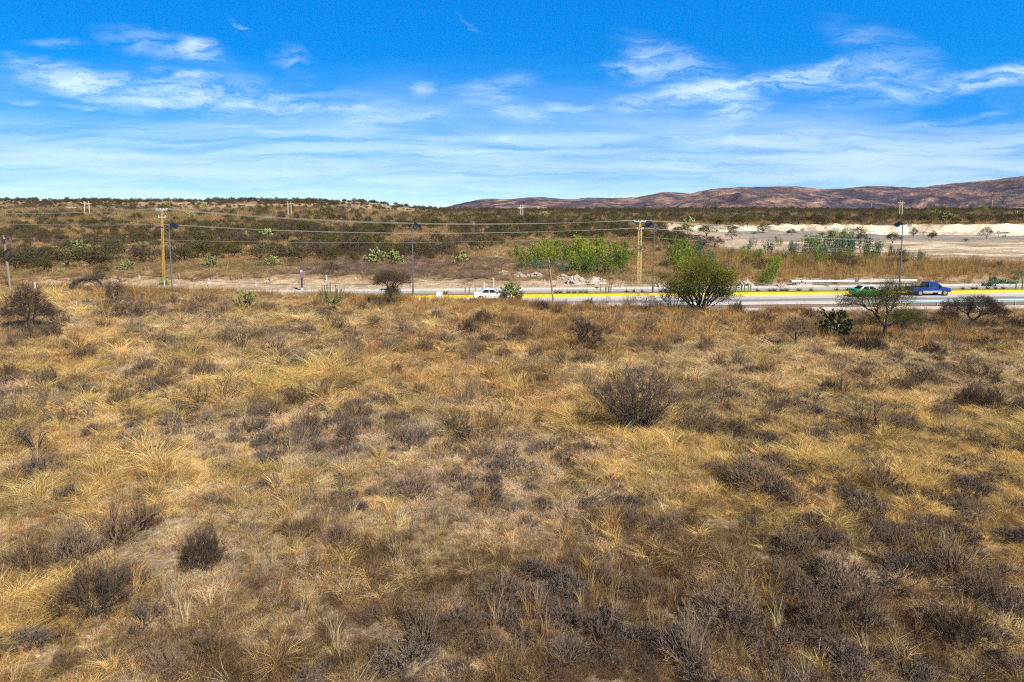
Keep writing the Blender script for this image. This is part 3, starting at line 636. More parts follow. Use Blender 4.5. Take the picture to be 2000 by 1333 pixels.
def grow(tips, root, r0, rng, trunk=None, pull=.42, wig=.05, leaf_n=1, minr=.004):
    """fill a cloud of tips with forking branches; returns polylines [(points, radii)] of every branch"""
    out_ = []
    def rad(n): return max(minr, r0 * (n / N) ** .46)
    def poly(a, b_, ra, rb):
        L = np.linalg.norm(b_ - a); k = 4 if L > .5 else 3
        f = np.linspace(0, 1, k)[:, None]; p = a + (b_ - a) * f; p[1:-1] += rng.normal(size=(k - 2, 3)) * wig * L
        out_.append((p, ra + (rb - ra) * f[:, 0]))
    N = len(tips)
    def rec(p, ids, depth):
        T = tips[ids]; n = len(ids)
        if n <= leaf_n:
            for t_ in T: poly(p, t_, rad(1), minr * .6)
            return
        k = 2 if (n < 8 or rng.random() < .6) else 3
        if depth == 0: k = min(3, n)
        c = T[rng.choice(n, k, replace=False)]
        for _ in range(3):
            lab = np.argmin(((T[:, None] - c[None]) ** 2).sum(-1), 1)
            c = np.array([T[lab == j].mean(0) if (lab == j).any() else c[j] for j in range(k)])
        for j in range(k):
            s_ = ids[lab == j]
            if len(s_) == 0: continue
            if len(s_) == n: s_ = ids; 
            if len(s_) == 1: poly(p, tips[s_[0]], rad(1), minr * .6); continue
            q = p + (c[j] - p) * (pull + rng.uniform(-.08, .08)); 
            poly(p, q, rad(len(s_)), rad(len(s_)) * .9)
            if len(s_) == n: 
                h_ = n // 2; rec(q, ids[:h_], depth + 1); rec(q, ids[h_:], depth + 1)
            else: rec(q, s_, depth + 1)
    p = np.asarray(root, float)
    if trunk is not None:
        tr = np.asarray(trunk, float); out_.append((tr, np.linspace(r0 * 1.25, r0, len(tr)))); p = tr[-1]
    rec(p, np.arange(N), 0); return out_
def branches_to(mbs, polys, rng, thick=.012, k=5):
    """thick limbs to mbs[0] (tubes), thin twigs to mbs[1] (ribbons)"""
    A, B, WA, WB = [], [], [], []
    for p, r in polys:
        if r.max() > thick: mbs[0].tube(p, r, k if r.max() > .04 else 3, rng.random(), cap=False)
        else:
            for i in range(len(p) - 1): A.append(p[i]); B.append(p[i + 1]); WA.append(r[i] * 2); WB.append(r[i + 1] * 2)
    if A: mbs[1].ribbons(np.array(A), np.array(B), np.array(WA), np.array(WB), rng)
def sprays(mb, C, n, L, w, rng, out=None, up=.35, fork=1):
    """fine twiglets around each point"""
    P = np.repeat(C, n, 0); d = rng.normal(size=P.shape)
    if out is not None: d = d * .65 + np.repeat(out, n, 0)
    d[:, 2] += up; d /= np.linalg.norm(d, axis=1)[:, None] + 1e-9
    P1 = P + d * (L * (.5 + rng.random(len(P))))[:, None]; mb.ribbons(P, P1, w, w * .6, rng); 
    if fork:
        f = .4 + .5 * rng.random((len(P), 1)); Q = P + (P1 - P) * f; e = rng.normal(size=P.shape); e /= np.linalg.norm(e, axis=1)[:, None]
        mb.ribbons(Q, Q + (e * .8 + d * .6) * L * .5, w * .8, w * .5, rng)
    return P1
def dome_tips(n, rx, ry, h, rng, z0=.15, hollow=.35, flat=1.0):
    d = rng.normal(size=(n, 3)); d[:, 2] = np.abs(d[:, 2]) * flat; d /= np.linalg.norm(d, axis=1)[:, None]
    r = (hollow + (1 - hollow) * rng.random(n) ** .6)[:, None]; lump = 1 + .28 * np.sin(d[:, :1] * 5 + rng.random() * 6) * np.cos(d[:, 1:2] * 4 + rng.random() * 6)
    return d * r * lump * np.array([rx, ry, h - z0]) + np.array([0, 0, z0])
def canopy_tips(n, rx, ry, z0, z1, rng, flat=.6, cx=0, cy=0, hollow=.3):
    """umbrella-shaped crown between z0 and z1"""
    a = rng.random(n) * 6.283; r = np.sqrt(rng.random(n)) ; lob = 1 + .22 * np.sin(a * 3 + rng.random() * 6) + .12 * np.sin(a * 5 + rng.random() * 6)
    zt = z1 - (z1 - z0) * flat * r ** 2; zb = z0 + (z1 - z0) * .25 * (1 - r)
    z = zb + (zt - zb) * (hollow + (1 - hollow) * rng.random(n) ** .7)
    return np.stack([cx + np.cos(a) * r * rx * lob, cy + np.sin(a) * r * ry * lob, z], 1)
# ---- kinds
def mk_shrub(seed, rx, ry, h, ntip, mat='twigs_grey', spray=7, L=.16, w=.0085, r0=.02, stems=7, hollow=.35):
    rng = np.random.default_rng(seed); tips = dome_tips(ntip, rx, ry, h, rng, .12, hollow); mb = MB(); lim = MB()
    polys = []
    lab = (np.arctan2(tips[:, 1], tips[:, 0]) / 6.2832 * stems + rng.random(ntip) * .6).astype(int)
    for s_ in np.unique(lab):
        T = tips[lab == s_]
        root = np.array([T[:, 0].mean() * .25, T[:, 1].mean() * .25, -.05]); polys += grow(T, root, 1.35 * r0 * (len(T) / ntip * stems) ** .4, rng, pull=.4, wig=.06, minr=.0045)
    branches_to([mb, mb], polys, rng, .011)
    od = tips - np.array([0, 0, .1]); od /= np.linalg.norm(od, axis=1)[:, None]
    sprays(mb, tips, spray, L, w, rng, od * 1.3 + np.array([0, 0, .5]), .35)
    return mb.mesh('dry_shrub', mat)
def mk_tree(name, seed, tips, trunk, r0, leaf=None, nleaf=0, lsize=.08, spray=6, L=.3, w=.01, barkm='bark_dark', twm='twigs_dark', tall=None, leafup=0, pull=.42, spread=.3):
    """returns an Empty with children trunk and crown (crown: twigs and leaves as two material slots would hide detail, so twigs and leaves are separate children)"""
    rng = np.random.default_rng(seed); lim, tw = MB(), MB()
    polys = grow(tips, (0, 0, 0), r0, rng, trunk=trunk, pull=pull, wig=.07, minr=.006)
    branches_to([lim, tw], polys, rng, .016, 6)
    ctr = tips.mean(0); od = tips - ctr + np.array([0, 0, .3]); od /= np.linalg.norm(od, axis=1)[:, None] + 1e-9
    sprays(tw, tips, spray, L, w, rng, od * .8, .2)
    e = empty(name, (0, 0, 0)); lim.obj('trunk', barkm, e)
    cr = tw.obj('crown', twm, e)
    if leaf:
        C = np.repeat(tips, nleaf, 0) + rng.normal(size=(len(tips) * nleaf, 3)) * np.array([spread, spread, spread * .7])
        sh = np.clip((C[:, 2] - C[:, 2].min()) / np.ptp(C[:, 2]) * .3 + rng.random(len(C)) * .7, 0, 1)
        lf = MB().leaves(C, lsize, rng, sh, .55); lf.obj('foliage', leaf, cr)
    return e
def mk_nopal(seed, npads, h, pad=.34, trunk_h=.4, spread=.5):
    rng = np.random.default_rng(seed); e = empty('prickly_pear', (0, 0, 0)); tr = MB(); mb = MB()
    th = np.arange(10) * 2 * math.pi / 10
    def add_pad(p, d, nrm, s_):
        d = d / np.linalg.norm(d); nrm = nrm - d * nrm.dot(d); nrm /= np.linalg.norm(nrm) + 1e-9; sd = np.cross(d, nrm)
        wr, hr = s_ * .38, s_ * .52; c = p + d * hr * .92
        prof = [( .62, .030), (1.0, 0.0), (.62, -.030)]
        V = [c + nrm * .045 * s_ / .34]
        for k_, off in prof:
            for q in th: V.append(c + sd * math.cos(q) * wr * k_ * (1 - .12 * math.sin(-q)) + d * math.sin(q) * hr * k_ + nrm * off * s_ / .34)
        V.append(c - nrm * .045 * s_ / .34); i = np.arange(10); j = (i + 1) % 10; tri, qd = [], []
        for a_, b_ in zip(i, j):
            tri.append((0, 1 + a_, 1 + b_)); tri.append((31, 21 + b_, 21 + a_))
            for r_ in (0, 1): o_ = 1 + r_ * 10; qd.append((o_ + a_, o_ + 10 + a_, o_ + 10 + b_, o_ + b_))
        sh = rng.random() * .55 + .45 * np.clip(c[2] / h, 0, 1)
        n0 = mb.n; mb.add(V, qd, sh); mb.F.append(np.array(tri) + n0)
        return c, d, nrm, hr
    tips = dome_tips(max(8, npads // 3), spread, spread * .85, h - trunk_h * .5, rng, trunk_h * .5, .45, 1.1)
    for p, r in grow(tips, (0, 0, -.1), .12, rng, trunk=[(0, 0, -.1), (.03, 0, trunk_h * .5)], pull=.4, wig=.08, minr=.05): tr.tube(p, np.maximum(r, .05), 6, rng.random(), cap=False)
    for t_ in tips:
        o_ = t_ - np.array([0, 0, h * .25]); o_ /= np.linalg.norm(o_) + 1e-6; d = o_ * .8 + np.array([0, 0, .5]) + rng.normal(size=3) * .35
        c, dd, nn, hr = add_pad(t_ - d / np.linalg.norm(d) * pad * .4, d, rng.normal(size=3), pad * rng.uniform(.85, 1.15))
        for _ in range(2): a = rng.uniform(-1.1, 1.1); sd = np.cross(dd, nn); q = dd * math.cos(a) + sd * math.sin(a); add_pad(c + q * hr * .9, q + rng.normal(size=3) * .15, rng.normal(size=3) * .6 + nn, pad * rng.uniform(.7, 1.0))
    tr.obj('trunk', 'cactus_trunk', e); mb.obj('pads', 'cactus_pad', e, smooth=False); return e
def first_use():
    used = {}
    def place(proto, loc, rz, scale):
        if id(proto) not in used and proto.name not in used:
            used[proto.name] = 1; proto.location = loc; proto.rotation_euler = (0, 0, rz); proto.scale = (scale,) * 3 if not hasattr(scale, '__len__') else scale; return proto
        return dup(proto, loc, rz, scale)
    return place
place = first_use()
def mpp(Y): return Y / FPX          # metres per photo pixel at depth Y (about)
def at_px(px, v, dz=0.0): X, Y, Z = ground_at(px, v); return (X, Y, Z - .03 + dz), math.hypot(Y, CAM_Z - Z) / FPX
RNG = np.random.default_rng(5)

# ---- the big plants of the near field, one by one
def extent(e):
    """width and height of a thing's meshes about its foot"""
    lo, hi = np.full(3, 1e9), np.full(3, -1e9)
    for c in [c for c in e.children] + [g for c in e.children for g in c.children]:
        v = np.empty(len(c.data.vertices) * 3); c.data.vertices.foreach_get('co', v); v = v.reshape(-1, 3)
        if len(v): lo = np.minimum(lo, np.percentile(v, 1, axis=0)); hi = np.maximum(hi, np.percentile(v, 99, axis=0))
    return hi[0] - lo[0], hi[2]
def solo(e, px, v, label, cat, size_m=None, width_px=None, proto_w=None, rz=0, sz=1, group=None, hpx=None):
    loc, m = at_px(px, v); w_, h_ = extent(e); s_ = width_px * m / w_; e.location = loc; e.rotation_euler = (0, 0, rz)
    e.scale = (s_, s_, (hpx * m / h_) if hpx else s_); return tag(e, label, cat, group)
r_ = np.random.default_rng(1)
# big bare thornbush right of the middle: many stems fanning from one foot
def fan_tips(n, rng, w, h, z0=.3): 
    a = rng.uniform(-1.05, 1.05, n); rr = (.45 + .55 * rng.random(n) ** .5); 
    return np.stack([np.sin(a) * rr * w / 2 / math.sin(1.05), rng.normal(size=n) * w * .20 * rr, np.maximum(z0, np.cos(a * .85) * rr * h)], 1)
def mk_bush_tree(name, seed, tips, r0, stems=5, **kw):
    rng = np.random.default_rng(seed); lim, tw = MB(), MB(); ang = np.arctan2(tips[:, 0], tips[:, 2]) + .4 * np.sign(tips[:, 1]) * 0
    lab = np.digitize(ang + rng.normal(size=len(tips)) * .12, np.linspace(ang.min(), ang.max(), stems + 1)[1:-1])
    for s_ in np.unique(lab):
        T = tips[lab == s_]; root = np.array([T[:, 0].mean() * .06, T[:, 1].mean() * .1, -.06])
        branches_to([lim, tw], grow(T, root, r0 * (len(T) / len(tips) * stems) ** .45, rng, pull=kw.get('pull', .36), wig=.06, minr=.006), rng, .014, 5)
    od = tips / (np.linalg.norm(tips, axis=1)[:, None] + 1e-9); sprays(tw, tips, kw.get('spray', 7), kw.get('L', .3), kw.get('w', .011), rng, od * .8, .25)
    e = empty(name, (0, 0, 0)); lim.obj('trunk', kw.get('bark', 'bark_dark'), e); cr = tw.obj('crown', kw.get('twm', 'twigs_dark'), e)
    if kw.get('leaf'):
        n = kw['nleaf']; C = np.repeat(tips, n, 0) + rng.normal(size=(len(tips) * n, 3)) * kw['spread']; C = C[C[:, 2] > .5]; MB().leaves(C, kw['lsize'], rng, np.clip((C[:, 2] - 1) / 6 + rng.random(len(C)) * .6, 0, 1), .55).obj('foliage', kw['leaf'], cr)
    return e
solo(mk_bush_tree('bare_thornbush', 11, np.concatenate([fan_tips(300, r_, 3.7, 3.1), fan_tips(120, r_, 2.2, 1.7, .1)]), .05, 9, spray=9, L=.34, w=.011), 1242, 850, 'big dark leafless thornbush fanning up from one foot in dry yellow grass', 'thornbush', hpx=130, width_px=158, proto_w=4.3)
solo(mk_bush_tree('bare_fan_shrub', 12, fan_tips(110, r_, 1.6, 1.5, .5), .035, 4, spray=5, L=.2, w=.009, bark='bark_grey', twm='twigs_grey'), 1408, 797, 'small bare fan-shaped shrub with pale branches, right of the big dark thornbush', 'shrub', hpx=60, width_px=64, proto_w=1.9)
def leaning(n, rng):
    a = rng.normal(size=n) * .38 + .62; r = (.35 + .65 * rng.random(n) ** .6) * 2.5; return np.stack([np.sin(a) * r, rng.normal(size=n) * .45 * r / 2.5, .15 + np.cos(a) * r], 1)
solo(mk_tree('leaning_bare_tree', 13, leaning(170, r_), [(0, 0, -.05), (.12, 0, .3), (.4, .02, .62)], .07, spray=11, L=.32, w=.026), 1124, 688, 'dark leafless little tree leaning steeply to the right in the middle of the field', 'tree', hpx=68, width_px=70, proto_w=2.6)
solo(mk_tree('dark_bare_tree', 14, np.concatenate([canopy_tips(400, 2.1, 1.8, 1.2, 4.6, r_, .75), canopy_tips(110, 2.3, 1.6, .9, 2.6, r_, .3, .5)]), [(0, 0, -.1), (.06, 0, .6), (.0, .05, 1.1)], .17, spray=11, L=.42, w=.016), 57, 652, 'dark leafless tree with a dense twiggy crown at the far left edge of the field', 'tree', hpx=95, width_px=98, proto_w=4.9)
solo(mk_tree('roadside_tree', 15, np.concatenate([canopy_tips(330, 2.2, 1.8, 1.9, 3.9, r_, .35), canopy_tips(110, 1.0, 1.0, 1.0, 2.4, r_, .5, .3)]), [(0, 0, -.1), (-.05, 0, .7), (.05, 0, 1.3)], .17, 'leaf_scrub', 14, .085, spray=9, L=.34, w=.02, spread=.28), 763, 600, 'dark brown umbrella-crowned tree standing before the yellow kerb, left of the white box', 'tree', hpx=73, width_px=68, proto_w=4.7)
gm = fan_tips(430, r_, 6.6, 5.6, 1.3); gm[:, 1] *= 1.5; ga = np.arctan2(gm[:, 0], gm[:, 2])[:, None]; gm = gm * (1 + .16 * np.sin(ga * 5.5 + .6) + .10 * np.sin(ga * 11 + 2) - .10 * np.abs(np.sin(gm[:, 1:2] * 1.7))); gm = gm[(np.linalg.norm(gm, axis=1) > 2.1)]
solo(mk_bush_tree('green_mesquite', 16, gm, .11, 6, spray=6, L=.42, w=.014, leaf='leaf_mesquite', nleaf=58, lsize=.11, spread=.36, pull=.42), 1366, 612, 'big bushy mesquite with green and yellow crown standing in front of the road', 'tree', hpx=110, width_px=136)
solo(mk_bush_tree('bare_shrub', 17, fan_tips(90, r_, 1.9, 1.7, .4), .035, 5, spray=6, L=.24, w=.013), 1316, 612, 'dark bare shrub touching the left side of the bushy green mesquite', 'shrub', hpx=52, width_px=58, proto_w=2.2)
solo(mk_bush_tree('bare_shrub', 18, fan_tips(70, r_, 1.7, 1.5, .5), .03, 5, spray=5, L=.24, w=.012, twm='twigs_grey'), 1258, 614, 'thin bare shrub against the road, left of the dark shrub beside the bushy green mesquite', 'shrub', hpx=44, width_px=50, proto_w=2.0)
solo(mk_tree('small_bare_tree', 19, canopy_tips(220, 1.6, 1.4, .9, 2.3, r_, .6, hollow=.15), [(0, 0, -.1), (.04, 0, .4), (.0, 0, .75)], .09, spray=8, L=.3, w=.013, twm='twigs_grey'), 1553, 686, 'small round leafless tree with a thin single trunk, left of the dark prickly pear', 'tree', hpx=70, width_px=74, proto_w=3.5)
solo(mk_tree('spreading_mesquite', 20, np.concatenate([canopy_tips(340, 3.5, 2.6, 2.5, 4.7, r_, .4, -1.7), canopy_tips(170, 2.0, 1.5, 3.2, 5.4, r_, .4, .8), canopy_tips(230, 3.2, 2.0, 1.2, 2.9, r_, .4, 1.9)]), [(0, 0, -.1), (-.03, 0, .7), (.05, 0, 1.4)], .19, 'leaf_mesquite', 26, .08, spray=6, L=.42, w=.014, pull=.40, spread=.28), 1727, 668, 'wide flat-topped mesquite with sparse green leaves in front of the green car', 'tree', hpx=118, width_px=158, proto_w=8.6)
solo(mk_tree('leaning_dark_tree', 21, np.concatenate([canopy_tips(460, 3.1, 2.0, 1.7, 3.7, r_, .4, .5, hollow=.1), canopy_tips(80, 1.6, 1.0, 1.6, 2.3, r_, .3, 3.2)]), [(-.3, 0, -.1), (-.05, 0, .5), (.35, 0, .95)], .17, spray=12, L=.42, w=.017), 1893, 645, 'dark leafless tree leaning left to right in front of the guardrail at far right', 'tree', hpx=68, width_px=128, proto_w=7.2)
# fallen tree, its trunk bowed like an arch
def arch():
    rng = np.random.default_rng(22); lim, tw = MB(), MB()
    path = np.array([(-2.0, 0, -.1), (-1.95, 0, .55), (-1.5, 0, 1.05), (-.5, 0, 1.35), (.5, .05, 1.4), (1.1, .1, 1.25), (1.8, .1, .5)])
    lim.tube(path, [.24, .22, .20, .18, .15, .12, .07], 7, .4)
    n = 150; f = rng.random(n); b_ = path[(f * 6).astype(int)]; tips = b_ + rng.normal(size=(n, 3)) * np.array([.35, .4, .35]) + np.array([0, 0, .15])
    tips = np.concatenate([tips, rng.normal(size=(90, 3)) * np.array([.55, .4, .55]) + np.array([1.5, 0, 1.6])]); tips[:, 2] = np.maximum(tips[:, 2], .1)
    for s_ in range(6):
        T = tips[s_::6]; root = path[min(6, 1 + s_)]; branches_to([lim, tw], grow(T, root, .05, rng, pull=.3, wig=.08, minr=.006), rng, .014, 5)
    sprays(tw, tips, 7, .3, .013, rng); e = empty('fallen_tree', (0, 0, 0)); lim.obj('trunk', 'bark_dark', e); tw.obj('crown', 'twigs_dark', e); return e
fa = solo(arch(), 172, 577, 'dead fallen tree with its trunk bowed into an arch, left part of the field edge', 'tree', hpx=46, width_px=84, proto_w=4.4)
fa.location.z += .35
solo(mk_bush_tree('dead_shrub', 23, np.concatenate([fan_tips(120, r_, 1.5, 2.4, .2)]) + np.array([-.15, 0, 0]), .05, 4, spray=8, L=.3, w=.013), 228, 605, 'tall tangled dead shrub just right of the arched fallen tree', 'shrub', hpx=58, width_px=42, proto_w=1.9)
# dead arching branches at the left edge, near
def dead_arcs():
    rng = np.random.default_rng(24); lim, tw = MB(), MB(); tips = []
    for k in range(15):
        a = rng.uniform(2.2, 4.0) if k < 11 else rng.uniform(-.8, .6); L = rng.uniform(1.0, 1.9) if k < 11 else rng.uniform(.5, 1.0); f = np.linspace(0, 1, 7)
        P = np.stack([np.cos(a) * L * f, np.sin(a) * L * f * .5, .05 + 1.0 * np.sin(f * 2.5) * rng.uniform(.7, 1.15)], 1); lim.tube(P, np.linspace(.030, .006, 7), 4, rng.random()); tips += list(P[3:])
    sprays(tw, np.array(tips), 4, .28, .008, rng, None, -.3); e = empty('dead_shrub', (0, 0, 0)); lim.obj('trunk', 'bark_dark', e); tw.obj('crown', 'twigs_dark', e); return e
solo(dead_arcs(), 72, 892, 'dead shrub with long bare branches arching down to the left photo edge', 'shrub', hpx=60, width_px=100, proto_w=2.6)
solo(mk_bush_tree('bare_shrub', 25, fan_tips(90, r_, 1.9, 2.0, .4), .035, 6, spray=6, L=.24, w=.011, twm='twigs_grey'), 470, 686, 'bare upright shrub with many thin stems, below the bright green prickly pear', 'shrub', hpx=60, width_px=64, proto_w=2.3)
solo(mk_bush_tree('bare_shrub', 26, fan_tips(60, r_, 1.6, 1.7, .4), .03, 5, spray=5, L=.24, w=.010, twm='twigs_grey'), 540, 690, 'pale thin bare shrub, the right one of two below the bright green prickly pear', 'shrub', hpx=52, width_px=54, proto_w=2.0)
solo(mk_tree('sapling', 27, leaning(26, r_) * np.array([-.5, .6, .8]), [(0, 0, -.05), (-.15, 0, .4)], .035, spray=4, L=.22, w=.010), 273, 682, 'thin leafless sapling bending left, alone in the grass of the left field', 'sapling', hpx=26, width_px=26, proto_w=1.2)
def cholla():
    rng = np.random.default_rng(28); mb, st = MB(), MB(); st.tube([(0, 0, -.1), (.02, 0, .5), (.0, 0, 1.0)], [.07, .06, .05], 6, .2)
    for k in range(30):
        a = rng.random() * 6.28; b0 = np.array([0, 0, .3 + rng.random() * .8]); r = .35 + rng.random() * .75; e1 = b0 + np.array([math.cos(a) * r, math.sin(a) * r * .6, .25 + rng.random() * .4])
        e2 = e1 + np.array([math.cos(a) * .1, 0, .4 + rng.random() * 1.0]); (st if k % 3 == 0 else mb).tube([b0, (b0 + e1) / 2, e1, e2], [.034, .032, .030, .024], 5, rng.random())
    e = empty('cholla_cactus', (0, 0, 0)); st.obj('stem', 'bark_dark', e); mb.obj('branch', 'cactus_pad', e); return e
solo(cholla(), 650, 612, 'spindly branching cactus with upright green tips and a dark stem', 'cactus', hpx=62, width_px=44, proto_w=2.1)
solo(mk_tree('green_sapling', 29, canopy_tips(20, .28, .28, .2, 1.5, r_, .3), [(0, 0, -.05), (0, 0, .3)], .02, 'leaf_green', 16, .06, spray=2, L=.12, w=.008, spread=.08), 333, 644, 'little upright green sapling alone in straw grass at left', 'sapling', hpx=28, width_px=12, proto_w=.6)
# prickly pears of the field
def nopal(seed, npads, h, pad, th_, spread, px, v, wpx, hpx, label): return solo(mk_nopal(seed, npads, h, pad, th_, spread), px, v, label, 'prickly pear', width_px=wpx, hpx=hpx)
nopal(40, 150, 1.4, .36, .1, 1.3, 481, 604, 58, 36, 'bright green low prickly pear in the straw grass at left')
nopal(41, 260, 2.2, .27, .3, 1.2, 999, 593, 54, 43, 'round dense prickly pear beside the front of the white car')
nopal(42, 190, 2.5, .32, .8, 1.2, 1632, 660, 64, 58, 'dark prickly pear with a woody foot, left of the wide flat-topped mesquite')
# ------------------------------------------------------------------ the low shrubs of the near field, each where it stands
SH = []
for i, (rx, ry, h, n, sp, L) in enumerate([(.85, .7, .75, 230, 9, .17), (1.15, .8, .8, 300, 9, .18), (.65, .6, .85, 170, 9, .16), (1.4, .9, .9, 340, 9, .19), (.8, .7, .55, 190, 9, .15), (.7, .6, 1.05, 200, 8, .2)]):
    SH.append((mk_shrub(200 + i, rx, ry, h, int(n * .8), 'twigs_grey', sp, L), rx * 2.3))
SHB = [(mk_shrub(260 + i, rx, ry, h, n, 'twigs_brown', sp, L, hollow=.15), rx * 2.3) for i, (rx, ry, h, n, sp, L) in enumerate([(.95, .8, .7, 170, 9, .15), (.7, .6, .85, 130, 8, .17)])]
SHT = [(mk_shrub(270 + i, rx, ry, h, n, 'twigs_grey', sp, L, stems=5, hollow=.05, r0=.03), rx * 2.3) for i, (rx, ry, h, n, sp, L) in enumerate([(.9, .8, 1.0, 90, 6, .26), (.75, .7, 1.15, 80, 6, .28)])]
SHD = [(mk_shrub(220 + i, rx, ry, h, n, 'twigs_dark', sp, L), rx * 2.3) for i, (rx, ry, h, n, sp, L) in enumerate([(1.0, .8, 1.0, 300, 10, .22), (.75, .7, .9, 200, 9, .2)])]
LM = [((1242, 800), 'the big dark thornbush'), ((1408, 770), 'the bare fan-shaped shrub'), ((1140, 660), 'the little leaning bare tree'), ((57, 610), 'the dark tree at the left edge'), ((172, 560), 'the arched fallen tree'),
      ((481, 588), 'the bright green prickly pear'), ((763, 565), 'the brown umbrella-crowned tree'), ((650, 590), 'the spindly cactus'), ((1366, 560), 'the bushy green mesquite'), ((1553, 650), 'the small round bare tree'), ((1632, 635), 'the dark prickly pear'),
      ((1727, 620), 'the flat-topped mesquite'), ((1893, 610), 'the dark leaning tree at right'), ((72, 870), 'the dead arching branches at left'), ((999, 570), 'the round prickly pear'), ((470, 660), 'the bare upright shrub at left'),
      ((395, 1075), 'the round shrub in the left foreground'), ((30, 1310), 'the bottom left corner'), ((700, 1320), 'the middle of the bottom edge'), ((1960, 1310), 'the bottom right corner'), ((1300, 1310), 'the bottom edge right of centre'), ((1970, 850), 'the right photo edge'), ((640, 755), 'the yellow grass patch'), ((1700, 900), 'the golden grass on the right')]
ORD = ['nearest'] + 'second third fourth fifth sixth seventh eighth ninth tenth eleventh twelfth thirteenth fourteenth fifteenth sixteenth seventeenth eighteenth nineteenth twentieth'.split() + ['twenty-%s' % q for q in 'first second third fourth fifth sixth seventh eighth ninth'.split()] + ['thirtieth'] + ['thirty-%s' % q for q in 'first second third fourth fifth sixth seventh eighth ninth'.split()]
def name_all(items, lms, what):
    """label each item by its nearest landmark, side and rank, so that each label singles out one plant"""
    cells = {}
    for o, (px, v), adj in items:
        j = min(range(len(lms)), key=lambda k: math.hypot(px - lms[k][0][0], 1.5 * (v - lms[k][0][1])))
        dx, dy = px - lms[j][0][0], 1.5 * (v - lms[j][0][1])
        side = ('right of' if dx > 0 else 'left of') if abs(dx) > abs(dy) else ('in front of' if dy > 0 else 'behind')
        cells.setdefault((j, side), []).append((math.hypot(dx, dy), o, adj))
    for (j, side), L in cells.items():
        for k, (_, o, adj) in enumerate(sorted(L, key=lambda q: q[0])):
            o['label'] = '%s %s, %s one %s %s' % (adj, what, ORD[k] if k < len(ORD) else 'farthest', side, lms[j][1])
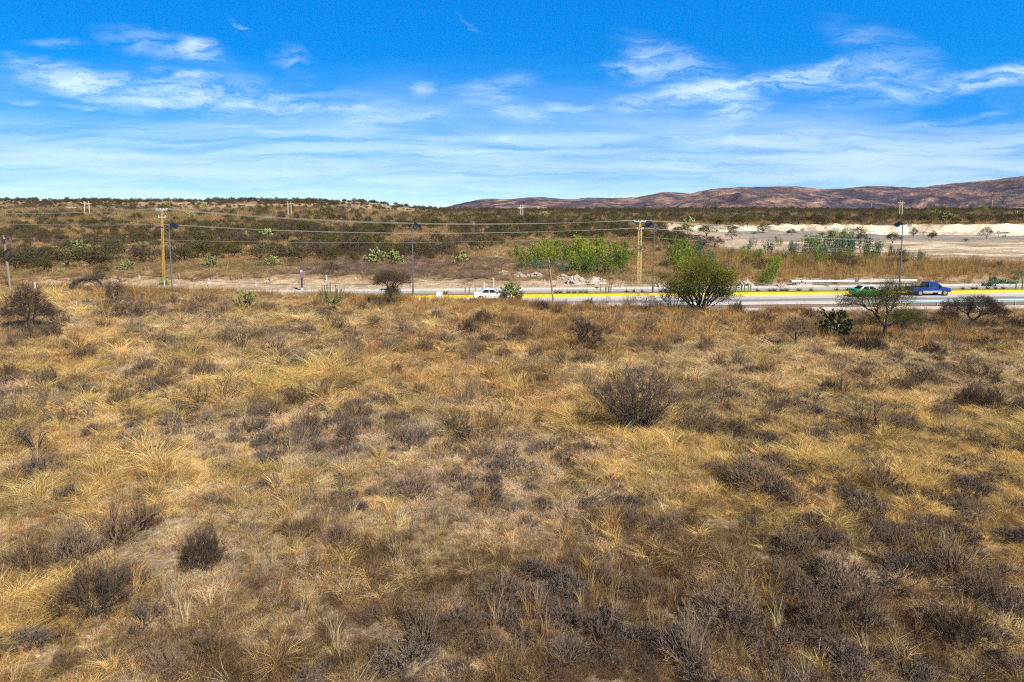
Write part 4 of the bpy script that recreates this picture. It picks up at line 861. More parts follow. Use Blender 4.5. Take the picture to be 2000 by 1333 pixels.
# px, base v, width px (photo) - read off the photograph; optional 'd' = darker
SHR = [(25,683,50),(100,664,52,'d'),(140,686,56),(165,705,60),(85,707,38),(215,714,34),(90,752,56),(150,757,40),(378,702,60),(345,700,40),(400,740,78),(370,775,30),(395,800,92),(448,790,80),(232,805,50),(182,804,28),(30,832,100),(95,812,90),(130,830,50),
 (560,705,30),(595,720,50),(640,713,60),(540,727,36),(585,727,48),(680,732,60),(500,722,20),(775,735,34),(535,815,70),(580,795,60),(625,790,60),(690,825,60),(720,818,50),(600,843,60),(680,860,60),(582,875,60),(925,710,50),(880,765,50),(820,778,38),(915,795,60),(945,778,40),(895,850,80),(965,850,80),(1000,792,50),
 (940,905,80),(810,975,90),(880,945,60),(1045,710,36),(1090,712,60),(1140,715,50),(1290,692,50),(1250,685,50),(1320,675,40),(1380,690,40),(1200,690,40),(1370,850,90),(1440,850,60),(1350,820,60),(1500,830,40),(1400,930,70),(1480,965,120),(1430,955,60),(1180,800,44),(1075,800,28),(1300,1045,90),(1350,1035,60),(1230,1030,60),
 (640,770,30),(1520,690,30,'d'),(1590,700,40),(1640,735,60),(1690,745,50),(1750,710,50),(1820,700,50,'d'),(1640,775,70),(1700,770,70),(1760,765,80),(1850,735,60),(1890,745,50),(1930,750,50),(1990,730,30),(1620,770,40,'d'),(1800,750,60),(1700,852,120),(1770,848,70),(1510,815,60),(1560,820,40),(1850,860,60),(1900,800,60,'d'),(1940,805,70,'d'),(1990,880,60),(1850,815,60),
 (60,1110,150),(150,1100,110),(230,1070,170),(280,1035,80),(395,1105,125,'d'),(190,1190,190,'d'),(40,1180,120),(130,985,56,'d'),(600,1050,90),(660,1070,80),(560,1045,60),(760,1075,70),(800,1060,60),(1000,1170,90),(880,1160,70),(830,1260,120),(900,1250,110),(960,1270,90),(1340,1150,130),(1250,1170,140),(1180,1150,90),(1420,1230,150),(1480,1200,110),(1120,1110,90),(1060,1130,70),
 (1350,1300,140),(1240,1310,140),(1100,1300,110),(1560,1090,110),(1650,1160,150),(1740,1070,130),(1800,1060,80),(1850,1130,150),(1930,1180,130),(1750,1180,150),(1680,1230,130),(1600,1240,110),(1880,1260,150),(1970,1290,100),(1530,1150,90),(420,1290,100),(120,1310,100),(560,1290,120),(650,1240,90),(330,1320,110),(1900,1010,80),(1690,1015,80),(1560,990,70),(1720,960,70),(1990,1060,60),(60,1320,80),
 (255,620,70),(215,612,60),(290,615,36),(400,600,60),(335,600,60),(520,610,50),(575,620,40),(730,640,40),(790,655,50),(855,625,36),(705,612,30),(1055,612,46,'d'),(1090,625,36,'d'),(945,640,50,'d'),(915,655,40,'d'),(885,640,36),(1000,640,40),(1020,660,40),(985,700,40),(870,680,40),(950,675,40),(830,690,40),(760,690,40),(690,680,44),(740,610,28,'d'),
 (1160,635,40),(1210,640,50),(1280,640,50),(1330,640,60),(1400,645,50),(1450,650,60),(1490,640,60,'d'),(1230,612,36),(1430,620,30),(1600,640,40),(1480,665,40),(1380,665,40),(1180,660,50),(1260,660,60),(1330,660,60),(1780,690,50),(1860,680,40),(1930,690,50,'d'),(1700,690,60,'d'),(1660,690,50,'d'),(1970,660,60),(1440,720,60),(1400,720,40),(1500,735,40),(1560,740,50),
 (60,670,60),(310,675,60),(260,655,50),(200,650,50),(360,650,50),(420,640,50),(600,655,50),(660,650,50),(280,735,60),(330,750,60),(20,740,40),(480,735,40),(740,780,30),(1150,760,40),(1060,750,40),(1480,770,50),(1330,730,40),(700,700,50),(1040,610,30),(120,640,40),(370,620,40),(440,615,40),(620,602,30),(1130,612,36),(1200,612,36),(1100,604,30),(1150,606,30,'d'),(1180,604,34),(1225,604,34),(1285,614,36,'d'),(1340,618,36),(1400,620,40),(1440,616,36,'d'),(1470,622,40),(1510,618,34),(1580,630,40,'d'),(1650,632,46),(1690,645,60,'d'),(1760,645,56,'d'),(1795,652,50),(1830,642,60),(1852,628,44,'d'),(1930,642,56),(1962,634,50),(1990,645,50,'d'),(1880,655,50),(1600,655,50)]
items = []; r_ = np.random.default_rng(77); ob0 = {}
for iq, q in enumerate(SHR):
    if (q[1] > 1100 and iq % 4 == 1): continue
    px, v, wpx = q[:3]; dark = len(q) > 3; q_ = r_.random(); pool = SHD if dark else (SH if q_ < .5 else SHB if q_ < .75 else SHT)
    me, w0 = pool[int(r_.integers(0, len(pool)))]
    loc, m = at_px(px, v - 2); s_ = wpx * m * 1.12 / w0; s_ *= r_.uniform(.85, 1.1) * (.76 if v > 1050 else 1)
    o = bpy.data.objects.new('dry_shrub', me); COL.objects.link(o); o.location = loc; o.rotation_euler = (r_.normal() * .05, r_.normal() * .05, r_.random() * 6.28)
    o.scale = (s_, s_, s_ * float(np.clip(1.25 / s_, .75, 1.35) if s_ > 0 else 1)); wm = wpx * m
    adj = ('very wide' if wm > 2.6 else 'wide' if wm > 2.0 else 'middling' if wm > 1.4 else 'small') + (' dark' if dark else ' brown' if q_ >= .5 and q_ < .75 else ' grey')
    tag(o, None, 'shrub', 'low leafless shrubs scattered over the dry field'); items.append((o, (px, v), adj))
name_all(items, LM, 'shrub')
# small stray shrublets nobody would count
leafy('twig_bits', [(0, (.10, .078, .066)), (1, (.22, .17, .14))], .1)
SM = [mk_shrub(240 + i, .34 + .1 * i, .3 + .08 * i, .32 + .06 * i, 60, 'twig_bits', 8, .11) for i in range(3)]
CS = proto_collection('little_shrubs', SM)
rng = np.random.default_rng(78); X, Y = wedge(5200, 13, 70, rng, pw=.75); t = Y - RK * X; ok = (t < 69.5) & (fbm(X, Y, 7, 210, 3) + .25 * sst(0, 25, X) + .2 * sst(35, 20, Y) > .12); X, Y = X[ok], Y[ok]; n = len(X); s_ = .5 + .9 * rng.random(n) ** 1.5
scatter_obj('low_scrub', CS, np.stack([X, Y, height(X, Y) - .02], 1), rng.integers(0, 3, n), np.stack([X * 0, X * 0, rng.random(n) * 6.28], 1), np.stack([s_ * 1.2, s_, s_], 1), jit(np.tile((.3, .25, .2), (n, 1)), rng), 'knee-low grey twiggy undergrowth mixed into the dry grass', 'undergrowth')
# ------------------------------------------------------------------ bushes and trees beyond the road
r_ = np.random.default_rng(2)
def hill_tree(seed, kind):
    rng = np.random.default_rng(seed)
    if kind == 'scrub': W_, H_ = 3.6, 2.9; tips = canopy_tips(70, 1.75, 1.6, .55, 2.8, rng, .6, hollow=.2); return mk_tree('thorn_tree', seed, tips, [(0, 0, -.15), (.05, 0, .35)], .10, 'leaf_scrub', 13, .20, spray=4, L=.4, w=.03, spread=.30), W_
    if kind == 'olive': tips = canopy_tips(80, 1.8, 1.6, .7, 2.9, rng, .55, hollow=.25); return mk_tree('thorn_tree', seed, tips, [(0, 0, -.15), (.05, 0, .5)], .11, 'leaf_scrub_olive', 14, .20, spray=3, L=.4, w=.03, spread=.30), 3.7
    if kind == 'umbrella': tips = canopy_tips(64, 2.0, 1.8, 1.6, 2.7, rng, .35, hollow=.3); return mk_tree('thorn_tree', seed, tips, [(0, 0, -.15), (.1, 0, .6), (.05, 0, 1.0)], .11, 'leaf_scrub', 10, .19, spray=4, L=.4, w=.03, spread=.26), 4.1
    if kind == 'bare': tips = canopy_tips(90, 1.6, 1.5, .7, 2.6, rng, .5, hollow=.2); return mk_tree('bare_tree', seed, tips, [(0, 0, -.15), (.05, 0, .45)], .09, None, spray=9, L=.45, w=.026, twm='twigs_dark'), 3.5
    if kind == 'purple': tips = dome_tips(90, 1.5, 1.4, 1.5, rng, .2, .3); return mk_tree('bare_shrub', seed, tips, [(0, 0, -.15), (0, 0, .15)], .07, None, spray=10, L=.4, w=.026, twm='twigs_grey'), 3.2
HK = {}
for k, n in (('scrub', 4), ('olive', 3), ('umbrella', 2), ('bare', 2), ('purple', 2)): HK[k] = [hill_tree(300 + 17 * i + sum(map(ord, k)), k) for i in range(n)]
NP = [(mk_nopal(330 + i, n, h, p_, th_, sp), w) for i, (n, h, p_, th_, sp, w) in enumerate([(150, 3.2, .50, 1.2, 1.6, 4.0), (90, 2.2, .46, .5, 1.3, 3.3), (170, 3.5, .5, 1.3, 1.7, 4.3)])]
HLM = [((320, 500), 'the yellow lattice pole at left'), ((337, 500), 'the leftmost street lamp'), ((807, 500), 'the second street lamp'), ((1248, 490), 'the yellow lattice pole right of centre'), ((1757, 480), 'the rightmost street lamp'), ((167, 407), 'the far pole pair at left'), ((566, 409), 'the far pole pair left of centre'),
       ((1019, 416), 'the far pole pair near the mountains'), ((750, 500), 'the two big prickly pears'), ((900, 505), 'the lone prickly pear right of them'), ((10, 500), 'the leaning pole at left edge'), ((590, 550), 'the brown signpost'), ((1100, 500), 'the bright green thicket'), ((1720, 450), 'the pale quarry wall'), ((1918, 400), 'the tall dark tree at right'), ((1450, 470), 'the left end of the quarry'), ((1937, 401), 'the white pole at far right'), ((1800, 400), 'the thin white pole')]
solid = [ # px, base v, width px, kind
 (647,540,38,'bare'),(735,517,44,'nopal'),(770,517,40,'nopal'),(899,517,32,'nopal'),(248,530,34,'nopal'),(275,497,40,'nopal1'),(412,524,34,'nopal1'),(532,520,32,'nopal1'),(375,428,20,'nopal1'),(677,449,16,'nopal1'),(120,537,20,'nopal1'),(100,500,34,'nopal1'),(520,470,30,'nopal1'),(517,486,24,'nopal1'),(480,473,26,'nopal1'),(322,557,22,'nopal1'),(350,500,14,'nopal1'),(1830,427,24,'nopal1'),(1990,430,26,'nopal1'),(1850,436,30,'nopal1'),(1060,430,30,'nopal1'),(1190,410,30,'nopal1'),(1345,445,36,'nopal1'),(400,407,16,'nopal1'),(325,403,14,'nopal1'),(240,478,26,'nopal1'),(65,452,14,'nopal1'),(160,503,50,'nopal1'),
 (48,466,30,'umbrella'),(110,430,40,'scrub'),(85,437,34,'scrub'),(70,427,40,'olive'),(115,455,24,'umbrella'),(186,462,36,'umbrella'),(240,447,30,'umbrella'),(212,488,46,'scrub'),(160,491,50,'scrub'),(125,478,30,'umbrella'),(88,475,30,'scrub'),(280,475,48,'scrub'),(302,490,24,'umbrella'),(265,432,34,'scrub'),(210,440,30,'scrub'),(343,434,16,'olive'),(362,465,20,'olive'),(415,470,28,'umbrella'),(385,460,28,'olive'),(400,490,80,'olive'),(440,497,70,'olive'),(385,508,90,'olive'),(455,505,50,'olive'),(350,512,50,'scrub'),(130,523,70,'scrub'),(60,517,60,'scrub'),(90,525,70,'bare'),(180,523,70,'scrub'),(215,511,70,'scrub'),(30,530,60,'scrub'),(50,505,40,'scrub'),(15,490,40,'purple'),(280,515,60,'bare'),(200,545,36,'olive'),(85,535,40,'olive'),
 (445,465,50,'scrub'),(585,478,34,'umbrella'),(612,480,34,'umbrella'),(470,460,40,'olive'),(545,455,90,'olive'),(500,460,60,'olive'),(600,458,60,'olive'),(560,515,70,'scrub'),(590,510,60,'scrub'),(535,505,50,'olive'),(510,512,50,'scrub'),(575,500,50,'purple'),(620,505,50,'bare'),(680,500,60,'scrub'),(700,490,50,'scrub'),(655,510,34,'olive'),(690,515,30,'olive'),(720,480,50,'olive'),(740,465,60,'olive'),(690,465,50,'scrub'),(640,462,50,'scrub'),(790,500,40,'scrub'),(820,505,60,'scrub'),(800,490,40,'bare'),(835,495,50,'scrub'),(870,500,50,'scrub'),(890,490,60,'bare'),(905,475,40,'umbrella'),(940,490,60,'scrub'),(960,480,60,'scrub'),(850,475,50,'scrub'),(720,450,70,'olive'),(760,452,80,'olive'),(800,450,80,'olive'),(850,448,80,'olive'),(900,448,80,'olive'),(950,445,80,'olive'),(985,445,60,'olive'),(840,430,60,'olive'),(880,430,60,'scrub'),(790,428,60,'scrub'),(930,428,60,'olive'),(980,425,60,'scrub'),(660,422,40,'scrub'),(645,430,30,'scrub'),(595,420,30,'bare'),(550,425,20,'scrub'),(530,410,14,'scrub'),(470,415,20,'scrub'),(440,400,20,'olive'),(290,412,24,'scrub'),(330,420,20,'scrub'),(400,425,40,'scrub'),(450,430,40,'scrub'),(500,430,40,'scrub'),(30,445,30,'scrub'),(20,470,40,'scrub'),
 (1030,440,70,'olive'),(1090,445,80,'scrub'),(1150,448,80,'scrub'),(1200,452,60,'scrub'),(1000,470,60,'scrub'),(1050,462,60,'scrub'),(1110,465,70,'scrub'),(1170,468,70,'scrub'),(1230,470,60,'scrub'),(1290,452,60,'olive'),(1330,460,70,'olive'),(1380,462,60,'olive'),(1425,455,50,'olive'),(1340,475,60,'scrub'),(1310,482,30,'umbrella'),(1290,470,50,'scrub'),(1380,485,44,'bare'),(1395,484,40,'bare'),(1430,470,30,'bare'),(1490,455,26,'scrub'),(1460,440,60,'olive'),(1520,440,60,'scrub'),(1400,440,60,'olive'),(1285,493,12,'olive'),
 (1600,434,50,'scrub'),(1650,432,50,'scrub'),(1700,436,40,'purple'),(1730,440,30,'purple'),(1560,438,50,'scrub'),(1800,434,60,'scrub'),(1850,430,60,'bare'),(1900,432,60,'scrub'),(1950,432,60,'scrub'),(1750,425,50,'olive'),(1620,420,60,'scrub'),(1700,420,60,'scrub')]
hitems = []; cnt = 0; rr = np.random.default_rng(91)
def hput(px, v, wpx, kind, loc=None):
    global cnt
    loc_, m = at_px(px, v) if loc is None else loc
    if kind.startswith('nopal'): pool = [NP[0], NP[2]] if kind == 'nopal' else [NP[1], NP[0]]
    else: pool = HK[kind]
    pr, w0 = pool[int(rr.integers(0, len(pool)))]; s_ = min(wpx * m / w0, 1.75); sz_ = min(s_, 1.15 + .1 * rr.random()) if kind[0] != 'n' else s_
    o = place(pr, loc_, rr.random() * 6.28, (s_, s_, sz_ * rr.uniform(.85, 1.1)))
    isn = kind.startswith('nopal')
    tag(o, None, {'n': 'prickly pear', 'b': 'tree', 's': 'tree', 'o': 'tree', 'u': 'tree', 'p': 'shrub'}[kind[0]], 'prickly pears beyond the road' if isn else 'thorn trees and bushes beyond the road')
    adj = {'nopal': 'big green prickly pear', 'nopal1': 'light green prickly pear', 'scrub': 'dark brown bush', 'olive': 'olive green bush', 'umbrella': 'dark umbrella-shaped thorn tree', 'bare': 'leafless dark tree', 'purple': 'grey leafless bush'}[kind]
    hitems.append((o, (px, v), adj)); return o
for q in solid: hput(*q)
# more bushes taken from the slopes themselves: the nearest become objects, the rest one mass
rng = np.random.default_rng(92); X, Y = wedge(21000, 112, 720, rng, .82, .55); t = Y - RK * X; px_, v_ = to_px(X, Y, height(X, Y))
dens = np.interp(v_, [392, 398, 410, 430, 445, 470, 500, 520, 535, 545], [.7, .32, .16, .18, .30, .38, .50, .45, .12, 0])
rt = sst(-.16, -.02, X / Y); dens = dens * (1 - rt) + rt * np.interp(v_, [404, 410, 440, 462, 478, 490], [1.0, 1.0, .95, .9, .25, .03])
dens = dens + 1.5 * fbm(X, Y, 24, 230, 3) * (1 - .55 * rt) + .25 * fbm(X, Y, 9, 231, 2)
dens = dens + .5 * np.exp(-((px_ - 860) / 130) ** 4 - ((v_ - 442) / 12) ** 2) + .35 * np.exp(-((px_ - 600) / 140) ** 2 - ((v_ - 462) / 14) ** 2) + .5 * np.exp(-((px_ - 420) / 60) ** 2 - ((v_ - 495) / 18) ** 2)
dens *= 1 - .9 * np.exp(-((v_ - 458) / 8) ** 2) * sst(780, 830, px_) * (1 - sst(940, 980, px_)) * .5
q = quarry(X, t); apr = sst(44, 54, X) * (1 - sst(72, 90, X)) * sst(118, 130, t) * (1 - sst(252, 258, t))
dens = np.where((X > 30) & (t < 146), .16 + .5 * fbm(X, Y, 12, 240, 3), dens)
ok = ((q < .02) | (rng.random(len(X)) < .10)) & (t > 108) & (rng.random(len(X)) < dens) & ((np.abs(t - wall_t(X)) > 4.5) | (X < 48) | (rng.random(len(X)) < .22)) & (rng.random(len(X)) > apr * .93)
lav = (v_ > 515) & (px_ > 400) & (px_ < 1000); ok &= ~lav
ok &= ~((px_ > 985) & (px_ < 1250) & (v_ > 468)) & ~((px_ > 1250) & (px_ < 1400) & (v_ > 486)) & ~((X > 44) & (t < 146) & (v_ > 470) & (rng.random(len(X)) < .5))
X, Y, px_, v_ = X[ok], Y[ok], px_[ok], v_[ok]; n = len(X); size = (1.5 + 2.8 * rng.random(n) ** 2) * (1 + .15 * sst(450, 620, Y))
kn = np.array(['scrub', 'scrub', 'olive', 'umbrella', 'bare', 'olive', 'nopal1', 'purple']); kk = rng.choice(8, n, p=[.30, .14, .16, .13, .10, .09, .03, .05])
apx = size / Y * FPX; order = np.argsort(-apx); free = max(0, 285 - sum(1 for s_ in solid)); solo_i = set(order[:free].tolist())
HM = []
def joined(e):
    m = MB(); mats = []
    me = bpy.data.meshes.new('scrub'); import bmesh
    bm = bmesh.new()
    for c in [c for c in e.children] + [g for c in e.children for g in c.children]:
        k0 = len(bm.faces); bm.from_mesh(c.data); bm.faces.ensure_lookup_table()
        for f in bm.faces[k0:]: f.material_index = len(mats)
        mats.append(c.data.materials[0])
    bm.to_mesh(me); bm.free()
    for m_ in mats: me.materials.append(m_)
    return me
protos, pk = [], {}
for k in ('scrub', 'olive', 'umbrella', 'bare', 'nopal1', 'purple'):
    pk[k] = []
    for pr, w0 in (([NP[1], NP[0]]) if k == 'nopal1' else HK[k]): pk[k].append((len(protos), w0)); protos.append(joined(pr))
CH = proto_collection('scrub_forms', protos)
rest = []
for i in range(n):
    k = kn[kk[i]]; sz = size[i] * (.62 if k == 'nopal1' else .8 if k == 'purple' else 1)
    if i in solo_i: hput(px_[i], v_[i], sz / Y[i] * FPX, k, ((X[i], Y[i], float(height(X[i], Y[i])) - .05), Y[i] / FPX))
    else:
        j, w0 = pk[k][int(rng.integers(0, len(pk[k])))]; rest.append((X[i], Y[i], j, sz / w0))
rest = np.array(rest); n = len(rest); s_ = rest[:, 3] 
scatter_obj('distant_scrub', CH, np.stack([rest[:, 0], rest[:, 1], height(rest[:, 0], rest[:, 1]) - .1], 1), rest[:, 2].astype(int), np.stack([s_ * 0, s_ * 0, rng.random(n) * 6.28], 1), np.stack([s_, s_, s_ * (.8 + .5 * rng.random(n))], 1), np.tile((.1, .1, .1), (n, 1)), 'mass of small dark thorn bushes covering the far slopes up to the skyline', 'scrub')
name_all(hitems, HLM, '') 
for o, _, _ in hitems: o['label'] = o['label'].replace(' ,', ',')
# bright green leafy thickets behind the road
def mk_wand(seed, n, h, sp, leaf, ls):
    rng = np.random.default_rng(seed); st, lf = MB(), MB()
    for k in range(n):
        a = rng.random() * 6.28; r = rng.random() ** .5 * sp; b_ = np.array([math.cos(a) * r, math.sin(a) * r, -.1]); hh = h * rng.uniform(.55, 1.05); tp = b_ + np.array([math.cos(a) * .3 + rng.normal() * .15, math.sin(a) * .3, hh]); f = np.linspace(0, 1, 4)[:, None]
        P = b_ + (tp - b_) * f; P[1:3, :2] += rng.normal(size=(2, 2)) * .06; st.tube(P, np.linspace(.03, .01, 4), 3, rng.random())
        m = int(hh * 44); g = rng.random((m, 1)) ** .6 * .95 + .08; C = b_ + (tp - b_) * g + rng.normal(size=(m, 3)) * np.array([.20, .20, .1]); lf.leaves(C, ls, rng, np.clip(.25 + .6 * rng.random(m) + .2 * (k % 3 == 0), 0, 1), .5, .1)
    e = empty('leafy_shrub', (0, 0, 0)); s_ = st.obj('stem', 'bark_grey', e); lf.obj('foliage', leaf, e); return e
WG = [mk_wand(360 + i, 11, 3.0, .9, 'leaf_green', .17) for i in range(3)]; WT = [mk_wand(370 + i, 9, 2.6, .7, 'leaf_teal', .16) for i in range(2)]
gl = [(1010,500,40,'g'),(1035,522,50,'g'),(1060,505,50,'g'),(1075,522,50,'g'),(1098,532,46,'t'),(1050,528,36,'t'),(1090,510,50,'g'),(1120,505,50,'g'),(1130,525,60,'g'),(1150,510,60,'g'),(1165,530,60,'g'),(1185,515,60,'g'),(1200,535,50,'g'),(1215,520,50,'g'),(1180,500,50,'g'),(1230,510,40,'g'),(1150,535,46,'g'),(1110,520,40,'t'),(1017,525,20,'t'),(1080,495,46,'g'),(1140,495,46,'g'),(1210,500,40,'g'),
 (1320,520,50,'g'),(1340,515,50,'g'),(1365,505,40,'t'),(1330,540,50,'g'),(1380,520,40,'t'),(1460,492,26,'t'),(1505,495,36,'t'),(1540,497,30,'t'),(1560,500,36,'t'),(1585,500,40,'g'),(1600,505,40,'t'),(1625,505,40,'t'),(1650,500,44,'t'),(1670,492,44,'t'),(1690,492,36,'t'),(1610,490,40,'g'),(1640,490,40,'g'),(1710,497,30,'t'),(1755,505,26,'t'),(1790,513,28,'t'),(1580,515,20,'t'),(1515,530,30,'g'),(1505,545,36,'g'),(1495,555,30,'g'),(1990,545,20,'t'),(1470,478,20,'t'),(1520,478,18,'g'),(1550,482,18,'t'),(1640,478,22,'t'),(1665,480,20,'t'),(1590,482,20,'t'),(1735,490,18,'t'),(1770,500,18,'t'),(1800,500,16,'t'),(1600,520,30,'g'),(1650,512,30,'g'),(1560,520,26,'g'),(1700,510,30,'g'),(1480,512,26,'g'),(1455,505,24,'g'),(1530,512,28,'t'),(1430,500,20,'t')]
gi_ = []
for px, v, wpx, k in gl:
    loc, m = at_px(px, v + 4); pool = WG if k == 'g' else WT; pr = pool[int(rr.integers(0, len(pool)))]; s_ = wpx * m / 2.5; o = place(pr, loc, rr.random() * 6.28, (s_, s_, s_ * (rr.uniform(.5, .85) if px < 1300 else rr.uniform(.85, 1.15))))
    tag(o, None, 'shrub', 'bright leafy shrubs behind the road'); gi_.append((o, (px, v), ('yellow-green' if k == 'g' else 'blue-green')))
name_all(gi_, [((1100, 540), 'the white rubble heaps'), ((1248, 490), 'the yellow lattice pole'), ((1366, 540), 'the bushy green mesquite'), ((1600, 550), 'the far guardrail'), ((1757, 490), 'the rightmost street lamp'), ((1450, 500), 'the bare pale quarry edge')], 'upright leafy shrub')
# blue-green clumps of low rosette plants
def mk_agave(seed):
    rng = np.random.default_rng(seed); n = 60; a = rng.random(n) * 6.28; e_ = rng.uniform(.25, 1.3, n); L = rng.uniform(.45, .8, n); c = rng.normal(size=(n, 2)) * .35
    P0 = np.stack([c[:, 0], c[:, 1], np.zeros(n)], 1); P1 = P0 + np.stack([np.cos(a) * np.cos(e_) * L, np.sin(a) * np.cos(e_) * L, np.sin(e_) * L], 1); return MB().ribbons(P0, P1, .11, .02, rng, mid=(P0 + P1) / 2 + np.array([0, 0, .05])).mesh('rosette_plant', 'leaf_teal')
AG = [mk_agave(380), mk_agave(381)]; ag = []
for px, v in [(1420,526),(1432,524),(1445,527),(1458,524),(1470,526),(1482,524),(1492,527),(1418,516),(1938,556),(1952,553),(1965,556),(1942,548),(1980,555),(1930,560),(1395,512),(1410,510)]:
    loc, m = at_px(px, v); o = bpy.data.objects.new('rosette_plant', AG[len(ag) % 2]); COL.objects.link(o); o.location = loc; o.scale = (1.1,) * 3; o.rotation_euler = (0, 0, rr.random() * 6); tag(o, None, 'plant', 'low blue-green rosette plants'); ag.append((o, (px, v), 'blue-green'))
name_all(ag, [((1450, 500), 'the bare pale quarry edge'), ((1990, 560), 'the right photo edge')], 'rosette plant')
# tall dark tree on the right skyline
e = mk_tree('dark_tree', 390, canopy_tips(90, 3.2, 3.0, 1.2, 7.0, np.random.default_rng(9), .8), [(0, 0, -.2), (0, 0, 1.2)], .25, 'leaf_green', 30, .42, spray=3, L=.6, w=.05, spread=.55)
loc, m = at_px(1917, 410); X = 917 / FPX * 560; Y = 560; e.location = (X, Y, float(height(X, Y)) - .1); tag(e, 'tall dark green tree on the right skyline before the mountains', 'tree')
# ------------------------------------------------------------------ materials of made things
simple('steel', (.46, .48, .50), .45, .7, var=.08); simple('steel_teal', (.30, .42, .43), .5, .4, var=.1); simple('pole_steel', (.16, .165, .18), .5, .4); simple('pole_yellow', (.45, .29, .065), .7, var=.18, scale=1.2); simple('pole_cream', (.68, .52, .20), .7, var=.15, scale=1.2)
simple('concrete_pale', (.62, .58, .52), .85, var=.1); simple('old_wood', (.25, .20, .16), .9, var=.25, scale=3); simple('black_rubber', (.02, .02, .022), .7); simple('wire_metal', (.50, .47, .42), .5, .3); simple('wire_black', (.03, .03, .03), .6)
simple('solar_blue', (.014, .02, .05), .35, .1, spec=.4, var=.05); simple('lamp_dark', (.05, .05, .06), .4); simple('insulator', (.42, .45, .48), .3); simple('white_enamel', (.80, .80, .78), .4, var=.03); simple('sign_brown', (.22, .12, .17), .6)
simple('car_white', (.82, .82, .80), .25, spec=.5, coat=.6, var=.015, bstr=.02); simple('car_green', (.02, .34, .06), .35, spec=.5, coat=.6, var=.03, bstr=.02); simple('car_blue', (.006, .028, .22), .5, spec=.3, coat=.15, var=.04, bstr=.02); simple('car_silver', (.50, .48, .46), .35, .5, var=.03, bstr=.02)
simple('car_glass', (.012, .015, .018), .06, spec=.8, coat=.5, var=.02, bstr=0); simple('chrome', (.75, .75, .76), .2, .9, var=.02); simple('lamp_clear', (.75, .76, .78), .15, spec=.8, var=.02); simple('lamp_red', (.45, .02, .02), .25, var=.05); simple('plastic_dark', (.03, .03, .032), .6); simple('plank', (.36, .27, .17), .85, var=.2)
simple('limestone', (.47, .40, .32), .95, var=.18, scale=1.5, bstr=.5); simple('pink_dirt', (.46, .35, .28), .95, var=.2, scale=1.2, bstr=.5); simple('wall_brick', (.20, .10, .07), .9, var=.15); simple('roof_orange', (.42, .20, .10), .8, var=.1); simple('wall_white', (.75, .73, .70), .8, var=.05)
def put_road(o, s_, t, z=0.0, flip=False): o.location = rw(s_, t, z); o.rotation_euler = (0, 0, RA + (math.pi if flip else 0))
def s_for(px, t):
    """road coordinate s of a photo column at road distance t"""
    u = (px - 1000) / FPX / (math.cos(PITCH)); s_ = 0
    for _ in range(20): 
        Y = t + RK * s_; dep = Y * math.cos(PITCH) + CAM_Z * math.sin(PITCH); s_ = (px - 1000) / FPX * dep
    return s_
def lathe(mb, prof, n=20, axis='y', c=(0, 0, 0), shade=.5):
    th = np.arange(n) * 2 * math.pi / n; V = []
    for r, h in prof:
        for q in th: V.append((c[0] + r * math.cos(q), c[1] + h, c[2] + r * math.sin(q)) if axis == 'y' else (c[0] + r * math.cos(q), c[1] + r * math.sin(q), c[2] + h))
    k = len(prof); i = np.arange(k - 1)[:, None] * n; j = np.arange(n)[None]; j2 = (j + 1) % n
    return mb.add(V, np.stack([i + j, i + j2, i + n + j2, i + n + j], -1).reshape(-1, 4), shade)
# ------------------------------------------------------------------ vehicles
def wheel(root, x, y, r, w=.2, rimm='chrome'):
    s_ = 1 if y > 0 else -1; m = MB(); prof = [(r * .60, -w / 2), (r * .9, -w / 2), (r, -w * .36), (r, w * .36), (r * .9, w / 2), (r * .60, w / 2)]
    lathe(m, prof, 24); t = m.obj('wheel', 'black_rubber', root, (x, y, r), True)
    m = MB(); o_ = s_ * w / 2; lathe(m, [(r * .64, o_ * .85), (r * .60, o_ * 1.04), (r * .52, o_ * .8), (.001, o_ * .7)], 20)
    for k in range(6):
        a = k * math.pi / 3; d = np.array([math.cos(a), 0, math.sin(a)]); p = np.array([-d[2], 0, d[0]]) * r * .09; V = []
        for q in (d * r * .08, d * r * .56):
            for g in (-1, 1):
                for h in (.75, 1.02): V.append(q + p * g + np.array([0, o_ * h, 0]))
        m.add(V, [(0, 1, 5, 4), (2, 6, 7, 3), (1, 3, 7, 5), (0, 4, 6, 2)])
    m.obj('rim', rimm, t)
def loft(mb, st, ring):
    V = []; n = None
    for s_ in st:
        r = ring(*s_[1:]); n = len(r); V += [(s_[0], y, z) for y, z in r]
    k = len(st); i = np.arange(k - 1)[:, None] * n; j = np.arange(n)[None]; j2 = (j + 1) % n
    n0 = mb.n; mb.add(V, np.stack([i + j, i + n + j, i + n + j2, i + j2], -1).reshape(-1, 4)); mb.F.append(np.array([list(range(n))]) + n0); mb.F.append(np.array([list(range(n))[::-1]]) + n0 + (k - 1) * n)
def ring(zl, zt, w): return [(-w * .9, zl), (-w, zl + .12), (-w * 1.0, zl + (zt - zl) * .62), (-w * .965, zt - .05), (-w * .90, zt), (w * .90, zt), (w * .965, zt - .05), (w, zl + (zt - zl) * .62), (w, zl + .12), (w * .9, zl)]
